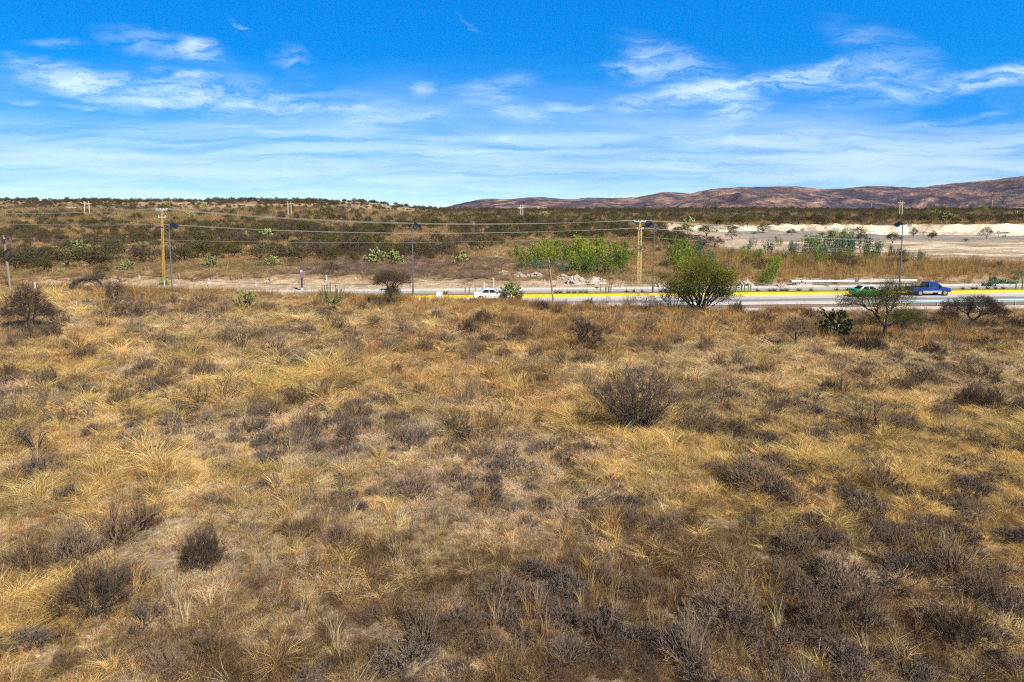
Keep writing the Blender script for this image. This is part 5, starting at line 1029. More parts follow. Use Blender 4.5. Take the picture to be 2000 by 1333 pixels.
def greenhouse(root, xb, xt, zb, zt, wb, wt, paint, panes, roofp=None):
    """cabin: painted pillars and roof, glass panes set 4 mm proud. panes = list of fractions along the side"""
    (b0, b1), (t0, t1) = xb, xt; m = MB(); r = .06
    V = [(b0, -wb, zb), (b1, -wb, zb), (b1, wb, zb), (b0, wb, zb), (t0, -wt - .03, zt - r), (t1, -wt - .03, zt - r), (t1, wt + .03, zt - r), (t0, wt + .03, zt - r), (t0 + .12, -wt + .06, zt), (t1 - .15, -wt + .06, zt), (t1 - .15, wt - .06, zt), (t0 + .12, wt - .06, zt)]
    m.add(V, [(0, 1, 5, 4), (1, 2, 6, 5), (2, 3, 7, 6), (3, 0, 4, 7), (4, 5, 9, 8), (5, 6, 10, 9), (6, 7, 11, 10), (7, 4, 8, 11), (8, 9, 10, 11)])
    m.obj('cabin', paint, root)
    def P(f, g, s_):   # point on the side: f along, g up
        xa = b0 + (b1 - b0) * f; xc = t0 + (t1 - t0) * f; return (xa + (xc - xa) * g, s_ * (wb + (wt + .03 - wb) * g + .005), zb + (zt - r - zb) * g)
    for s_ in (-1, 1):
        for f0, f1 in panes:
            g = MB(); V = [P(f0, .10, s_), P(f1, .10, s_), P(f1 - (.02 if f1 > .9 else 0), .92, s_), P(f0 + (.02 if f0 < .1 else 0), .92, s_)]; g.add(V, [(0, 1, 2, 3)] if s_ < 0 else [(3, 2, 1, 0)]); g.obj('window', 'car_glass', root)
    for nm, xA, xB, sg in (('windshield', b1, t1, 1), ('rear_window', b0, t0, -1)):
        q = lambda g, y: (xA + (xB - xA) * g + .006 * sg, y * (wb + (wt - wb) * g) * .88, zb + (zt - r - zb) * g); g = MB().add([q(.10, -1), q(.10, 1), q(.93, 1), q(.93, -1)], [(0, 1, 2, 3)]); g.obj(nm, 'car_glass', root)
def trim(root, L2, w, zb, zf, hl, paint_b='plastic_dark'):
    m = MB().box((L2 - .10, -w * .86, zb - .08), (L2 + .06, w * .86, zb + .10)); m.obj('front_bumper', paint_b, root)
    m = MB().box((-L2 - .06, -w * .86, zb - .08), (-L2 + .10, w * .86, zb + .10)); m.obj('rear_bumper', paint_b, root)
    for s_ in (-1, 1):
        a, b_ = sorted((s_ * w * .56, s_ * w * .93)); MB().box((L2 - .22, a, zf - .07), (L2 - .005, b_, zf + .07)).obj('headlight', 'lamp_clear', root)
        a, b_ = sorted((s_ * w * .62, s_ * w * .955)); MB().box((-L2 + .005, a, zf + .02), (-L2 + .14, b_, zf + .22)).obj('taillight', 'lamp_red', root)
def arches(root, xs_, w, r):
    for x in xs_:
        for s_ in (-1, 1): m = MB(); lathe(m, [(.001, s_ * (w + .004)), (r * 1.16, s_ * (w + .004)), (r * 1.16, s_ * (w - .1))], 22, 'y', (x, 0, r)); m.obj('wheel_arch', 'plastic_dark', root)
def sedan(name, paint, roofpaint, label, cat):
    e = empty(name, (0, 0, 0)); m = MB()
    loft(m, [(-2.24, .40, .84, .72), (-2.16, .30, .98, .80), (-1.7, .24, 1.03, .86), (-.9, .22, .98, .875), (.6, .22, .95, .875), (1.2, .24, .92, .86), (1.75, .26, .84, .82), (2.1, .30, .72, .74), (2.24, .38, .58, .66)], ring)
    m.obj('body', paint, e); greenhouse(e, (-1.72, 1.12), (-1.02, .30), .93, 1.46, .80, .60, roofpaint, [(.10, .46), (.49, .84)])
    for x in (-1.35, 1.38):
        for y in (-.79, .79): wheel(e, x, y, .33)
    arches(e, (-1.35, 1.38), .86, .33); trim(e, 2.22, .76, .42, .68, 0, paint)
    for s_ in (-1, 1):
        a, b_ = sorted((s_ * .84, s_ * .98)); MB().box((.62, a, .96), (.76, b_, 1.08)).obj('side_mirror', paint, e)
        for x in (-.55, .40): a, b_ = sorted((s_ * .872, s_ * .89)); MB().box((x, a, .80), (x + .16, b_, .83)).obj('door_handle', 'chrome', e)
    MB().box((-.35, -.30, 1.462), (.12, .30, 1.475)).obj('sunroof', 'car_glass', e); return tag(e, label, cat)
c = sedan('parked_car', 'car_white', 'car_white', 'white sedan on the near lanes, its nose hidden behind a round prickly pear', 'car'); c.name = 'car'; put_road(c, s_for(961, 82.9), 82.9)
c = sedan('car', 'car_green', 'car_white', 'bright green car with a white roof half hidden by the flat-topped mesquite', 'car'); put_road(c, s_for(1696, 82.9), 82.9)
def pickup():
    e = empty('pickup_truck', (0, 0, 0)); m = MB()
    loft(m, [(-.52, .42, 1.10, .90), (.9, .42, 1.10, .90), (1.5, .44, 1.08, .89), (2.2, .46, 1.03, .87), (2.52, .50, .95, .82), (2.62, .56, .82, .76)], ring); m.obj('body', 'car_blue', e)
    m = MB()
    for s_ in (-1, 1): a, b_ = sorted((s_ * .80, s_ * .90)); m.box((-2.62, a, .50), (-.53, b_, 1.12))
    m.box((-2.62, -.80, .50), (-2.54, .80, 1.12)); m.box((-2.54, -.80, .50), (-.53, .80, .62)); m.box((-.60, -.80, .62), (-.53, .80, 1.12)); m.obj('truck_bed', 'car_blue', e)
    for s_ in (-1, 1): a, b_ = sorted((s_ * .898, s_ * .915)); MB().box((-1.28, a, .42), (1.22, b_, .66)).obj('side_stripe', 'car_silver', e)
    greenhouse(e, (-.50, 1.46), (-.42, .72), 1.09, 1.72, .84, .68, 'car_blue', [(.07, .36), (.43, .90)])
    for x in (-1.68, 1.66):
        for y in (-.82, .82): wheel(e, x, y, .38, .24)
    arches(e, (-1.68, 1.66), .905, .38); trim(e, 2.58, .84, .52, .84, 0, 'chrome')
    for s_ in (-1, 1): a, b_ = sorted((s_ * .86, s_ * 1.04)); MB().box((.96, a, 1.12), (1.10, b_, 1.34)).obj('side_mirror', 'car_blue', e)
    return tag(e, 'blue pickup truck with a silver lower stripe, brushwood in its bed', 'pickup truck')
pk_ = pickup(); put_road(pk_, s_for(1812, 83.6), 83.6)
rng = np.random.default_rng(50); n = 420; P0 = np.stack([rng.uniform(-2.4, -.75, n), rng.uniform(-.7, .7, n), rng.uniform(.65, 1.5, n)], 1); d = rng.normal(size=(n, 3)) * np.array([.6, .35, .3]); bw = MB().ribbons(P0, P0 + d, .03, .012, rng).obj('brushwood', 'twigs_dark', None); 
bw.location = pk_.location; bw.rotation_euler = pk_.rotation_euler; tag(bw, 'load of dark brown brushwood piled in the bed of the blue pickup', 'brushwood')
# ------------------------------------------------------------------ street lamps on the central reservation
def street_lamp(flip):
    e = empty('street_lamp', (0, 0, 0)); f = -1 if flip else 1
    MB().tube([(0, 0, 0), (0, 0, .9)], [.13, .12], 10).obj('base', 'pole_steel', e); MB().tube([(0, 0, .88), (0, 0, 8.85)], [.085, .055], 8).obj('pole', 'pole_steel', e)
    MB().tube([(-f * .62, 0, 8.70), (0, 0, 8.42), (f * .95, 0, 8.55)], .028, 6).obj('arm', 'pole_steel', e); MB().tube([(f * .75, 0, 8.50), (f * .1, 0, 7.9)], .02, 5).obj('brace', 'pole_steel', e)
    m = MB(); V = []
    for x, z in ((-1.05, 8.52), (-.25, 8.98)):
        for y in (-.42, .42):
            for k in (0, .05): V.append((f * (x - .02 * k), y + .25 * 0, z + k + (.18 if y > 0 else -.10)))
    m.add(V, [(0, 1, 3, 2), (4, 6, 7, 5), (0, 4, 5, 1), (2, 3, 7, 6), (1, 5, 7, 3), (0, 2, 6, 4)]); m.obj('solar_panel', 'solar_blue', e)
    m = MB(); a, b_ = sorted((f * .72, f * 1.28)); m.box((a, -.14, 8.55), (b_, .14, 8.65)); m.box((a + .06, -.10, 8.52), (b_ - .06, .10, 8.548)); m.obj('lamp_head', 'lamp_dark', e); return e
for px, fl, lab in ((337, True, 'dark steel street lamp beside the yellow lattice pole at left'), (807, True, 'dark steel street lamp between the brown umbrella-crowned tree and the white box'), (1275, False, 'dark steel street lamp close to the right of the pale yellow lattice pole'), (1756, False, 'dark steel street lamp rising behind the wide flat-topped mesquite at right')):
    o = street_lamp(fl); put_road(o, s_for(px, 86.3), 86.3, .26); tag(o, lab, 'street lamp', 'street lamps on the central reservation')
# ------------------------------------------------------------------ lattice power poles, wires
def lattice_pole(h, w, mat, arms, coilz, taper_top=1.5, lean=0.0, label=''):
    e = empty('power_pole', (0, 0, 0)); m = MB()
    def hw(z): return (w / 2) * (1 if z < h - taper_top else max(.22, (h - z) / taper_top))
    def pt(sx, sy, z): return (sx * hw(z) + lean * z, sy * hw(z), z)
    zs = list(np.arange(0, h - .2, .62)) + [h]
    for sx in (-1, 1):
        for sy in (-1, 1): m.tube([pt(sx, sy, q) for q in zs], .042, 4, .4, True)
    for i in range(len(zs) - 1):
        for sy in (-1, 1): a, b_ = (-1, 1) if i % 2 else (1, -1); m.tube([pt(a, sy, zs[i]), pt(b_, sy, zs[i + 1])], .017, 4); m.tube([pt(-1, sy, zs[i]), pt(1, sy, zs[i])], .017, 4)
        for sx in (-1, 1): a, b_ = (-1, 1) if i % 2 else (1, -1); m.tube([pt(sx, a, zs[i]), pt(sx, b_, zs[i + 1])], .017, 4)
    m.obj('mast', mat, e); ins = []
    for z, span, n in arms:
        MB().box((lean * z - span, -.06, z - .06), (lean * z + span, .06, z + .06)).obj('crossarm', 'insulator', e)
        for x in np.linspace(-span + .08, span - .08, n):
            lathe(mi := MB(), [(.035, .061), (.075, .10), (.05, .14), (.075, .18), (.05, .22), (.02, .26)], 8, 'z', (lean * z + x, 0, z)); mi.obj('insulator', 'white_enamel', e); ins.append((lean * z + x, 0, z + .24))
    if coilz:
        for k, (x, z) in enumerate(((lean * coilz - .12, coilz + .12), (lean * coilz + .38, coilz))):
            th = np.linspace(0, 4 * math.pi, 40); c_ = MB().tube(np.stack([x + np.cos(th) * (.33 + .02 * (th / 6)), -w / 2 - .10 - .03 * th / 6, z + np.sin(th) * .36], 1), .035, 5); c_.obj('cable_coil', 'wire_black', e)
    return e, ins
def x_at(px, Y, Z): return (px - 1000) / FPX * (Y * math.cos(PITCH) - (Z - CAM_Z) * math.sin(PITCH))
def top_h(px, v, X, Y): d = pixdir(px, v); return CAM_Z + d[2] * Y / d[1]
pa, ma = at_px(320, 545); ha = top_h(316, 409, pa[0], pa[1]) - pa[2]
LA = (x_at(316, pa[1], pa[2] + ha) - pa[0]) / ha
PA, IA = lattice_pole(ha, .20, 'pole_yellow', [(ha - .12, .80, 4), (ha - 1.15, .55, 2)], None, 2.4, LA); PA.location = pa; tag(PA, 'tall ochre yellow lattice power pole leaning slightly, on the bank at left', 'power pole')
pb = (*rw(s_for(1248, 97.6), 97.6), ); pb = (pb[0], pb[1], float(height(pb[0], pb[1])) - .05); hb = top_h(1248, 432, pb[0], pb[1]) - pb[2]
PB, IB = lattice_pole(hb, .46, 'pole_cream', [(hb - .1, .85, 4), (hb - 1.15, .50, 2)], hb - 3.95, 1.7, 0.0); PB.location = pb; tag(PB, 'pale yellow lattice power pole with two black cable coils, right of centre', 'power pole')
def wire(name, pts_fn, rad, mat, label, grp=None):
    m = MB(); o = m.tube(pts_fn, rad, 4, .5, True).obj(name, mat); return tag(o, label, 'power line', grp)
def span(a, b_, sag, n=26):
    f = np.linspace(0, 1, n)[:, None]; a, b_ = np.array(a, float), np.array(b_, float); P = a + (b_ - a) * f; P[:, 2] -= 4 * sag * (f * (1 - f))[:, 0]; return P
A = lambda dx, dz: (pa[0] + LA * (ha - dz) + dx, pa[1], pa[2] + ha - dz); B = lambda dx, dz: (pb[0] + dx, pb[1], pb[2] + hb - dz)
LFT = lambda v, Y=118: ((-40 - 1000) / FPX * Y * .985 * 1.02, Y, top_h(0, v, 0, Y)); RGT = lambda px, v, Y: ((px - 1000) / FPX * Y * 1.0, Y, top_h(px, v, 0, Y))
GW = 'power lines strung between the lattice poles'
for k, (dx, nm) in enumerate(((-.72, 'lowest of the three upper wires'), (-.1, 'middle one of the three upper wires'), (.72, 'topmost of the three upper wires'))):
    P = np.concatenate([span(LFT(418.5 - k * .8), A(dx, -.12), .3)[:-1], span(A(dx, -.12), B(dx, -.14), 1.35 - .06 * k)[:-1], span(B(dx, -.14), RGT(2150, 453 - k * 1.1, 118), .95)]); wire('power_line', P, .015, 'wire_metal', 'pale %s running pole to pole across the photo' % nm, GW)
for k, (dx, nm) in enumerate(((-.42, 'lower one'), (.42, 'upper one'))):
    P = np.concatenate([span(LFT(436 - k * 1.0), A(dx, 2.15), .25)[:-1], span(A(dx, 2.15), B(dx, 1.0), 1.05 - .06 * k)[:-1], span(B(dx, 1.0), RGT(2150, 474 - k * 1.3, 118), .8)]); wire('power_line', P, .016, 'wire_metal', 'pale %s of the two middle wires under the three top wires' % nm, GW)
P = np.concatenate([span(LFT(463), A(0, 4.4), .2)[:-1], span(A(0, 4.4), B(0, 2.3), .6)[:-1], span(B(0, 2.3), RGT(2150, 497, 118), .7)]); wire('power_line', P, .012, 'wire_metal', 'thin single wire hanging below all the others, pole to pole', GW)
# leaning pole at the left edge, old wooden stub pole by the road, and the black cable between
lp = at_px(22, 572)[0]; ph = top_h(3, 460, 0, lp[1]) - lp[2]; dx = x_at(7, lp[1], lp[2] + ph) - lp[0]
e = empty('leaning_pole', lp); MB().tube([(0, 0, -.4), (dx, 0, ph)], [.12, .08], 8).obj('pole', 'old_wood', e); MB().box((dx - .12, -.05, ph - .12), (dx + .62, .05, ph - .02)).obj('crossarm', 'lamp_dark', e); MB().box((dx - .12, -.16, ph - .75), (dx + .12, .0, ph - .35)).obj('junction_box', 'lamp_dark', e)
for k in range(2): th = np.linspace(0, 12, 40); MB().tube(np.stack([dx + .35 + .14 * k + np.cos(th) * .26, np.full(40, -.1) - th * .01, ph - 1.75 + .1 * k + np.sin(th) * .42], 1), .035, 5).obj('cable_coil', 'wire_black', e)
tag(e, 'weathered pole with a black cable coil leaning at the left photo edge', 'pole')
wp = at_px(1082, 596)[0]; wh = top_h(1071, 503, 0, wp[1]) - wp[2]; dxw = x_at(1071, wp[1], wp[2] + wh) - wp[0]
e = empty('leaning_pole', wp); MB().tube([(0, 0, -.4), (dxw * .6, 0, wh * .6), (dxw, 0, wh)], [.12, .10, .075], 8).obj('pole', 'old_wood', e); th = np.linspace(0, 9, 24); MB().tube(np.stack([dxw + .12 + np.cos(th) * .13, np.full(24, -.12), wh - 1.0 + np.sin(th) * .3], 1), .03, 5).obj('cable_coil', 'wire_black', e); tag(e, 'old crooked wooden pole leaning left in front of the road', 'pole')
m = MB().tube(np.concatenate([span((lp[0] + dx, lp[1], lp[2] + ph - 1.8), (wp[0] + dxw, wp[1], wp[2] + wh - 1.0), 2.5, 50)[:-1], span((wp[0] + dxw, wp[1], wp[2] + wh - 1.0), B(0, 4.0), .5, 20)]), .017, 4); tag(m.obj('telephone_cable', 'wire_black'), 'thin black cable sagging from the left leaning pole to the crooked wooden pole', 'cable')
# far twin poles and single poles on the slopes
simple('pole_far', (.66, .58, .44), .8, var=.05)
def twin(px0, px1, vb, vt, label, single=False, r=.20):
    loc, m = at_px((px0 + px1) / 2, vb); Y = loc[1]; h = top_h(px0, vt, 0, Y) - loc[2]; w = abs(px1 - px0) * Y / FPX; e = empty('power_pole', loc)
    if single: MB().tube([(0, 0, -.5), (0, 0, h)], [r, r * .7], 6).obj('pole', 'pole_far', e); MB().box((-.9, -.08, h - .7), (.9, .08, h - .5)).obj('crossarm', 'pole_far', e)
    else:
        for s_ in (-1, 1): MB().tube([(s_ * w / 2, 0, -.5), (s_ * w / 2, 0, h)], [r, r * .7], 6).obj('pole', 'pole_far', e)
        MB().box((-w / 2 - 1.2, -.1, h - 1.3), (w / 2 + 1.2, .1, h - 1.1)).obj('crossarm', 'pole_far', e); MB().tube([(-w / 2, 0, h * .72), (w / 2, 0, h - 1.2)], .07, 4).obj('brace', 'pole_far', e)
    return tag(e, label, 'power pole', 'distant power poles on the slopes')
twin(166, 175, 423, 393, 'far pair of pale poles on the brown slope at left'); twin(563, 569, 425, 394, 'far pair of pale poles on the slope left of centre'); twin(1017, 1021, 434, 400, 'far pair of pale poles below the first mountain')
twin(1756, 1761, 431, 392, 'tall pair of pale poles right behind the rightmost street lamp'); twin(1800, 1800, 410, 392, 'single pale pole on the right skyline left of the tall tree', True); twin(1937, 1937, 410, 391, 'single white pole on the right skyline, right of the tall dark tree', True, .3); twin(1702, 1702, 408, 398, 'short far pole on the skyline left of the tall pole pair', True)
# ------------------------------------------------------------------ guardrails
def guardrail(name, s0, s1, t, h, mat, gap, label, ends=True, face=-1):
    e = empty(name, rw((s0 + s1) / 2, t, 0), RA); L = (s1 - s0) / 2 / math.cos(RA); prof = [(0, h), (-.05, h - .03), (-.09, h - .08), (-.05, h - .13), (0, h - .17), (-.05, h - .21), (-.09, h - .26), (-.05, h - .31), (0, h - .34)]
    m = MB(); V = []
    for x in (-L, L):
        for y, z in prof: V.append((x, face * -y * 1.0 if face > 0 else y, z))
        for y, z in prof[::-1]: V.append((x, (face * -y if face > 0 else y) + .012, z))
    n = len(prof) * 2; j = np.arange(n); m.add(V, np.stack([j, (j + 1) % n, (j + 1) % n + n, j + n], 1)); m.obj('rail', mat, e)
    for x in np.arange(-L + .4, L - .2, gap): MB().box((x - .05, .016, -.3), (x + .05, .14, h - .02)).obj('post', mat, e)
    if ends: MB().tube([(-L - .22, -.1, h - .34), (-L - .22, -.1, h)], .17, 10).obj('end_cap', 'pole_steel', e); MB().box((.0, -.11, h - .36), (.55, -.094, h + .01)).obj('joint_plate', 'pole_steel', e)
    return tag(e, label, 'guardrail')
guardrail('guardrail', s_for(1546, 95.4), s_for(1790, 95.4), 95.4, .80, 'steel', 1.65, 'bright steel guardrail along the far side of the road, left of the pickup')
guardrail('guardrail', s_for(1762, 73.7), s_for(2120, 73.7), 73.7, .74, 'steel_teal', 1.9, 'bluish steel guardrail on the near side of the road at right', False)
# ------------------------------------------------------------------ signs, box, posts, saplings
e = empty('utility_box', (0, 0, 0)); put_road(e, s_for(858.5, 76.1), 76.1); MB().box((-.36, -.22, 0), (.36, .22, .12)).obj('plinth', 'concrete_pale', e); MB().box((-.33, -.2, .12), (-.005, .2, 1.82)).obj('door', 'white_enamel', e); MB().box((.005, -.2, .12), (.33, .2, 1.82)).obj('door', 'white_enamel', e); MB().box((-.35, -.23, 1.82), (.35, .23, 1.87)).obj('roof', 'white_enamel', e); MB().box((.03, -.22, 1.0), (.06, -.2, 1.14)).obj('handle', 'lamp_dark', e); tag(e, 'white double-door cabinet standing in front of the yellow kerb', 'utility box')
e = empty('signpost', (0, 0, 0)); put_road(e, s_for(590, 93.9), 93.9, .12); MB().tube([(0, 0, 0), (0, 0, .35)], .16, 10).obj('base', 'concrete_pale', e); MB().box((-.11, -.06, .35), (.11, .06, 1.65)).obj('post', 'lamp_dark', e); m = MB().box((-.19, -.07, 1.65), (.19, .07, 2.85)); m.obj('board', 'sign_brown', e); MB().box((-.15, -.074, 2.45), (.15, -.072, 2.75)).obj('panel', 'insulator', e); tag(e, 'narrow upright purple-brown sign on a dark post across the road at left', 'sign')
e = empty('road_sign', (0, 0, 0)); put_road(e, s_for(1417, 76.2), 76.2); 
for x in (-.3, .3): MB().tube([(x, 0, 0), (x, 0, 1.75)], .03, 6).obj('leg', 'pole_steel', e)
MB().box((-.45, -.05, 1.15), (.45, -.032, 1.75)).obj('plate', 'lamp_dark', e); tag(e, 'small dark plate sign on two thin legs beside the bushy green mesquite', 'sign')
posts = [(70,574,23,'w'),(231,562,15,'w'),(321,560,14,'w'),(409,560,16,'w'),(374,544,13,'o'),(424,546,14,'o'),(474,546,12,'o'),(272,544,8,'w'),(527,549,13,'o'),(638,548,11,'w'),(695,546,5,'w'),(945,567,17,'w'),(964,560,17,'w'),(1064,556,10,'w'),(1109,556,9,'w'),(944,588,10,'w'),(982,533,6,'w'),(500,561,10,'w'),(585,553,9,'o'),(452,548,10,'o'),(350,546,9,'o')]
po = []
for i, (px, vb, hpx, k) in enumerate(posts):
    loc, m = at_px(px, vb); e = MB().tube([(0, 0, -.2), (.03 * ((i % 3) - 1), 0, hpx * m)], [.085, .075], 6).obj('fence_post', 'concrete_pale' if k == 'w' else 'old_wood', None, loc); tag(e, None, 'post', 'fence posts beyond the field'); po.append((e, (px, vb), 'white' if k == 'w' else 'wooden'))
name_all(po, [((172, 560), 'the arched fallen tree'), ((320, 545), 'the ochre lattice pole'), ((590, 560), 'the purple-brown sign'), ((763, 560), 'the umbrella-crowned tree'), ((955, 575), 'the white car'), ((1100, 545), 'the white rubble heaps')], 'fence post')
po = []; rng = random.Random(4); s_list = [5.0 + 1.55 * k for k in range(12)]
for i, s_ in enumerate(s_list):
    X, Y = rw(s_, 70.2)[:2]; z = float(height(X, Y)); e = MB().tube([(0, 0, -.2), (rng.uniform(-.05, .05), 0, 1.0 + rng.uniform(-.05, .1))], .028, 5).obj('wire_fence_post', 'old_wood', None, (X, Y, z)); tag(e, '%s thin dark stake from the left in the wire fence before the road' % ['first', 'second', 'third', 'fourth', 'fifth', 'sixth', 'seventh', 'eighth', 'ninth', 'tenth', 'eleventh', 'twelfth'][i], 'fence post', 'stakes of the wire fence beside the road')
for k, nm in enumerate(('lower', 'middle', 'upper')):
    P = np.array([(*rw(s_, 70.17)[:2], float(height(*rw(s_, 70.17)[:2])) + .3 + .3 * k) for s_ in np.arange(5, 22.1, .8)]); tag(MB().tube(P, .008, 3).obj('fence_wire', 'wire_metal'), '%s strand of wire on the thin stakes beside the road' % nm, 'wire')
# organ cacti and stakes planted in the central reservation
def cactus_col(h, r):
    th = np.arange(14) * 2 * math.pi / 14; m = MB(); V = []
    prof = [(0, .8), (.3, 1), (.8, 1), (.95, .8), (1.0, .2)]
    for f, g in prof:
        for i, q in enumerate(th): rr_ = r * g * (1 if i % 2 else .78); V.append((rr_ * math.cos(q), rr_ * math.sin(q), f * h))
    i = np.arange(4)[:, None] * 14; j = np.arange(14)[None]; j2 = (j + 1) % 14; return m.add(V, np.stack([i + j, i + j2, i + 14 + j2, i + 14 + j], -1).reshape(-1, 4), .5)
po = []
for px, vt in [(909,560),(917,561),(929,560),(1173,557),(1183,559),(1189,560),(1193,559),(1437,558),(1448,556),(1454,555),(1462,553),(1466,555),(1984,548),(1996,546)]:
    t = 86.4; s_ = s_for(px, t); loc = rw(s_, t, .25); h = top_h(px, vt, 0, loc[1]) - .25; e = cactus_col(max(.9, h), .085).obj('column_cactus', 'cactus_pad', None, loc); tag(e, None, 'cactus', 'column cacti planted in the central reservation'); po.append((e, (px, 570), 'slim green'))
name_all(po, [((955, 575), 'the white car'), ((1248, 560), 'the pale lattice pole'), ((1366, 560), 'the bushy green mesquite'), ((1990, 560), 'the right photo edge')], 'column cactus')
for px, vt, nm in ((924, 556, 'right of the column cacti by the white car'), (1990, 543, 'between the column cacti at the right edge')): t = 86.3; loc = rw(s_for(px, t), t, .25); e = MB().tube([(0, 0, 0), (0, 0, top_h(px, vt, 0, loc[1]) - .25)], .04, 5).obj('stake', 'yellow_paint', None, loc); tag(e, 'thin yellow stake %s' % nm, 'stake')
PLm = [MB().ribbons(np.tile((0, 0, 0.), (40, 1)), (lambda q: np.stack([q[:, 0] * .2, q[:, 1] * .2, .12 + np.abs(q[:, 2]) * .18], 1))(np.random.default_rng(60 + i).normal(size=(40, 3))), .05, .02, np.random.default_rng(i)).mesh('median_plant', 'leaf_scrub') for i in range(3)]
po = []
for px in (870, 1086, 1095, 1110, 1122, 1134, 1145, 1225, 1238, 1255, 1290, 1300, 1480, 1504, 1512, 1527, 1536, 1560, 1585, 1634, 1655, 1880, 1900, 1907, 1929, 1945, 1960): t = 86.9; o = bpy.data.objects.new('median_plant', PLm[px % 3]); COL.objects.link(o); o.location = rw(s_for(px, t), t, .25); o.scale = (1.2,) * 3; tag(o, None, 'plant', 'small dark plants in the central reservation'); po.append((o, (px, 573), 'tiny dark'))
name_all(po, [((858, 575), 'the white box'), ((1082, 570), 'the crooked wooden pole'), ((1275, 570), 'the third street lamp'), ((1366, 560), 'the bushy green mesquite'), ((1696, 570), 'the green car'), ((1822, 565), 'the blue pickup')], 'plant on the median')
# ------------------------------------------------------------------ rubble heaps
def heap(px, vb, w, h, mat, label, seed, rough=.3):
    loc, m = at_px(px, vb); W_, H_ = w * m, h * m * .72; rng = np.random.default_rng(seed); g = np.linspace(-1, 1, 26); U, V = np.meshgrid(g, g); r = np.sqrt(U ** 2 + V ** 2)
    lump = 1 + .6 * fbm(U + seed * 3.1, V + seed, .45, 300, 3); Z = np.maximum(0, (1 - r ** 1.5)) * lump * (1 + .35 * np.sin(U * 5 + seed)); X = U * W_ / 2 * (1 + .08 * rng.normal()); Y = V * W_ / 2 * .55
    mb = MB(); i = np.arange(25)[:, None] * 26 + np.arange(25)[None]; mb.add(np.stack([X, Y, Z * H_ * .85 - .15 + .16 * H_ * fbm(X, Y, .5, seed, 3)], -1).reshape(-1, 3), np.stack([i, i + 1, i + 27, i + 26], -1).reshape(-1, 4))
    n = 46; a = rng.random(n) * 6.28; q = np.sqrt(rng.random(n)) * .85
    for k in range(n):
        c = np.array([math.cos(a[k]) * q[k] * W_ / 2, math.sin(a[k]) * q[k] * W_ / 2 * .55, max(0, 1 - q[k] ** 1.5) * H_ * .85 - .03]); s_ = rng.uniform(.08, .30) * min(1.6, max(.6, H_)) * .6; V8 = np.array([(x, y, z) for z in (-1, 1) for x, y in ((-1, -1), (1, -1), (1, 1), (-1, 1))]) * s_ * (1 + .35 * rng.normal(size=(8, 3))) + c
        mb.add(V8, [(0, 3, 2, 1), (4, 5, 6, 7), (0, 1, 5, 4), (1, 2, 6, 5), (2, 3, 7, 6), (3, 0, 4, 7)])
    o = mb.obj('rubble_heap', mat, None, loc); return tag(o, label, 'rubble heap', 'heaps of rubble and dirt beyond the road')
for i, (px, vb, w, h, mt, lb) in enumerate([(1014, 541, 30, 13, 'limestone', 'small white rubble heap, leftmost under the green thicket'), (1046, 542, 46, 15, 'limestone', 'white rubble heap left of the crooked wooden pole'), (1100, 545, 34, 15, 'limestone', 'white rubble heap just right of the crooked wooden pole'), (1124, 553, 44, 22, 'limestone', 'tall white rubble heap in the middle of the row'), (1163, 552, 50, 17, 'limestone', 'rounded white rubble heap, rightmost of the white row'),
      (1308, 563, 70, 22, 'pink_dirt', 'pinkish dirt mound between the street lamp and the green mesquite'), (1200, 562, 50, 8, 'pink_dirt', 'flat pinkish dirt mound left of the pale lattice pole'), (1456, 560, 34, 18, 'limestone', 'rocky heap behind the column cacti right of the green mesquite'), (1568, 556, 46, 16, 'pink_dirt', 'rocky heap behind the left end of the far guardrail'), (1527, 562, 44, 12, 'pink_dirt', 'low stony heap left of the far guardrail'),
      (968, 504, 44, 7, 'limestone', 'flat white rubble patch left of the green thicket'), (984, 536, 26, 12, 'limestone', 'grey-white rubble heap above the round prickly pear'), (1785, 508, 30, 9, 'limestone', 'small pale heap on the edge of the bare ground at right')]): heap(px, vb, w, h, mt, lb, 400 + i)
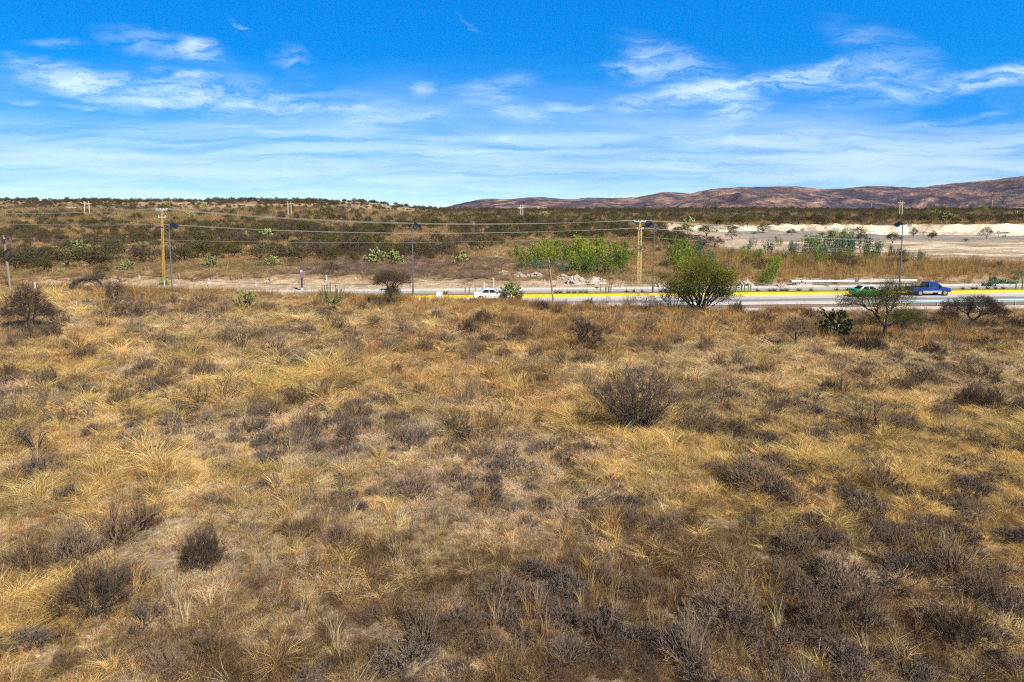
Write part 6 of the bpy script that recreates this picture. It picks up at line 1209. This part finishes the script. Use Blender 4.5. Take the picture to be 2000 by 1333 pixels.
# small buildings on the horizon
def house(px, v, w, h, d, wallm, roofm, label):
    loc, m = at_px(px, v); e = empty('farmhouse', loc); MB().box((-w / 2, -d / 2, -.5), (w / 2, d / 2, h)).obj('wall', wallm, e)
    MB().add([(-w / 2 - .3, -d / 2 - .3, h + .003), (w / 2 + .3, -d / 2 - .3, h + .003), (w / 2 + .3, d / 2 + .3, h + .6), (-w / 2 - .3, d / 2 + .3, h + .6), (-w / 2 - .3, -d / 2 - .3, h + .2), (w / 2 + .3, -d / 2 - .3, h + .2), (w / 2 + .3, d / 2 + .3, h + .8), (-w / 2 - .3, d / 2 + .3, h + .8)], [(0, 3, 2, 1), (4, 5, 6, 7), (0, 1, 5, 4), (1, 2, 6, 5), (2, 3, 7, 6), (3, 0, 4, 7)]).obj('roof', roofm, e)
    MB().box((-.5, -d / 2 - .03, 0), (.5, -d / 2 - .005, 2.0)).obj('door', 'plank', e); MB().box((w * .25, -d / 2 - .03, 1.0), (w * .25 + 1, -d / 2 - .005, 1.9)).obj('window', 'car_glass', e); return tag(e, label, 'house')
house(1990, 412, 14, 4.4, 7, 'wall_brick', 'roof_orange', 'low brown farmhouse with an orange roof at the far right edge'); house(1691, 407, 5, 3.2, 4, 'wall_white', 'wall_white', 'tiny white hut on the skyline before the mountains at right'); house(1325, 411, 5, 3.2, 4, 'wall_white', 'wall_white', 'tiny white hut on the skyline in the middle of the mountains')
loc, m = at_px(140, 407); e = MB().box((-3.2, -.2, -.2), (3.2, .2, .7)).obj('low_wall', 'wall_white', None, loc); e.rotation_euler = (0, 0, .2); tag(e, 'short low white wall lying on the upper slope at far left', 'wall')
# ------------------------------------------------------------------ the air
hz = MB().box((-9200, -80, -62), (9200, 8200, 420)); m, nb = newmat('thin_air'); vp = nb.n('ShaderNodeVolumePrincipled'); vp.inputs['Color'].default_value = (.55, .74, 1.0, 1); vp.inputs['Density'].default_value = 1.2e-5; vp.inputs['Anisotropy'].default_value = 0.0
o_ = nb.n('ShaderNodeOutputMaterial'); nb.L.new(vp.outputs[0], o_.inputs['Volume'])
tag(hz.obj('haze', 'thin_air'), None, None, kind='stuff')
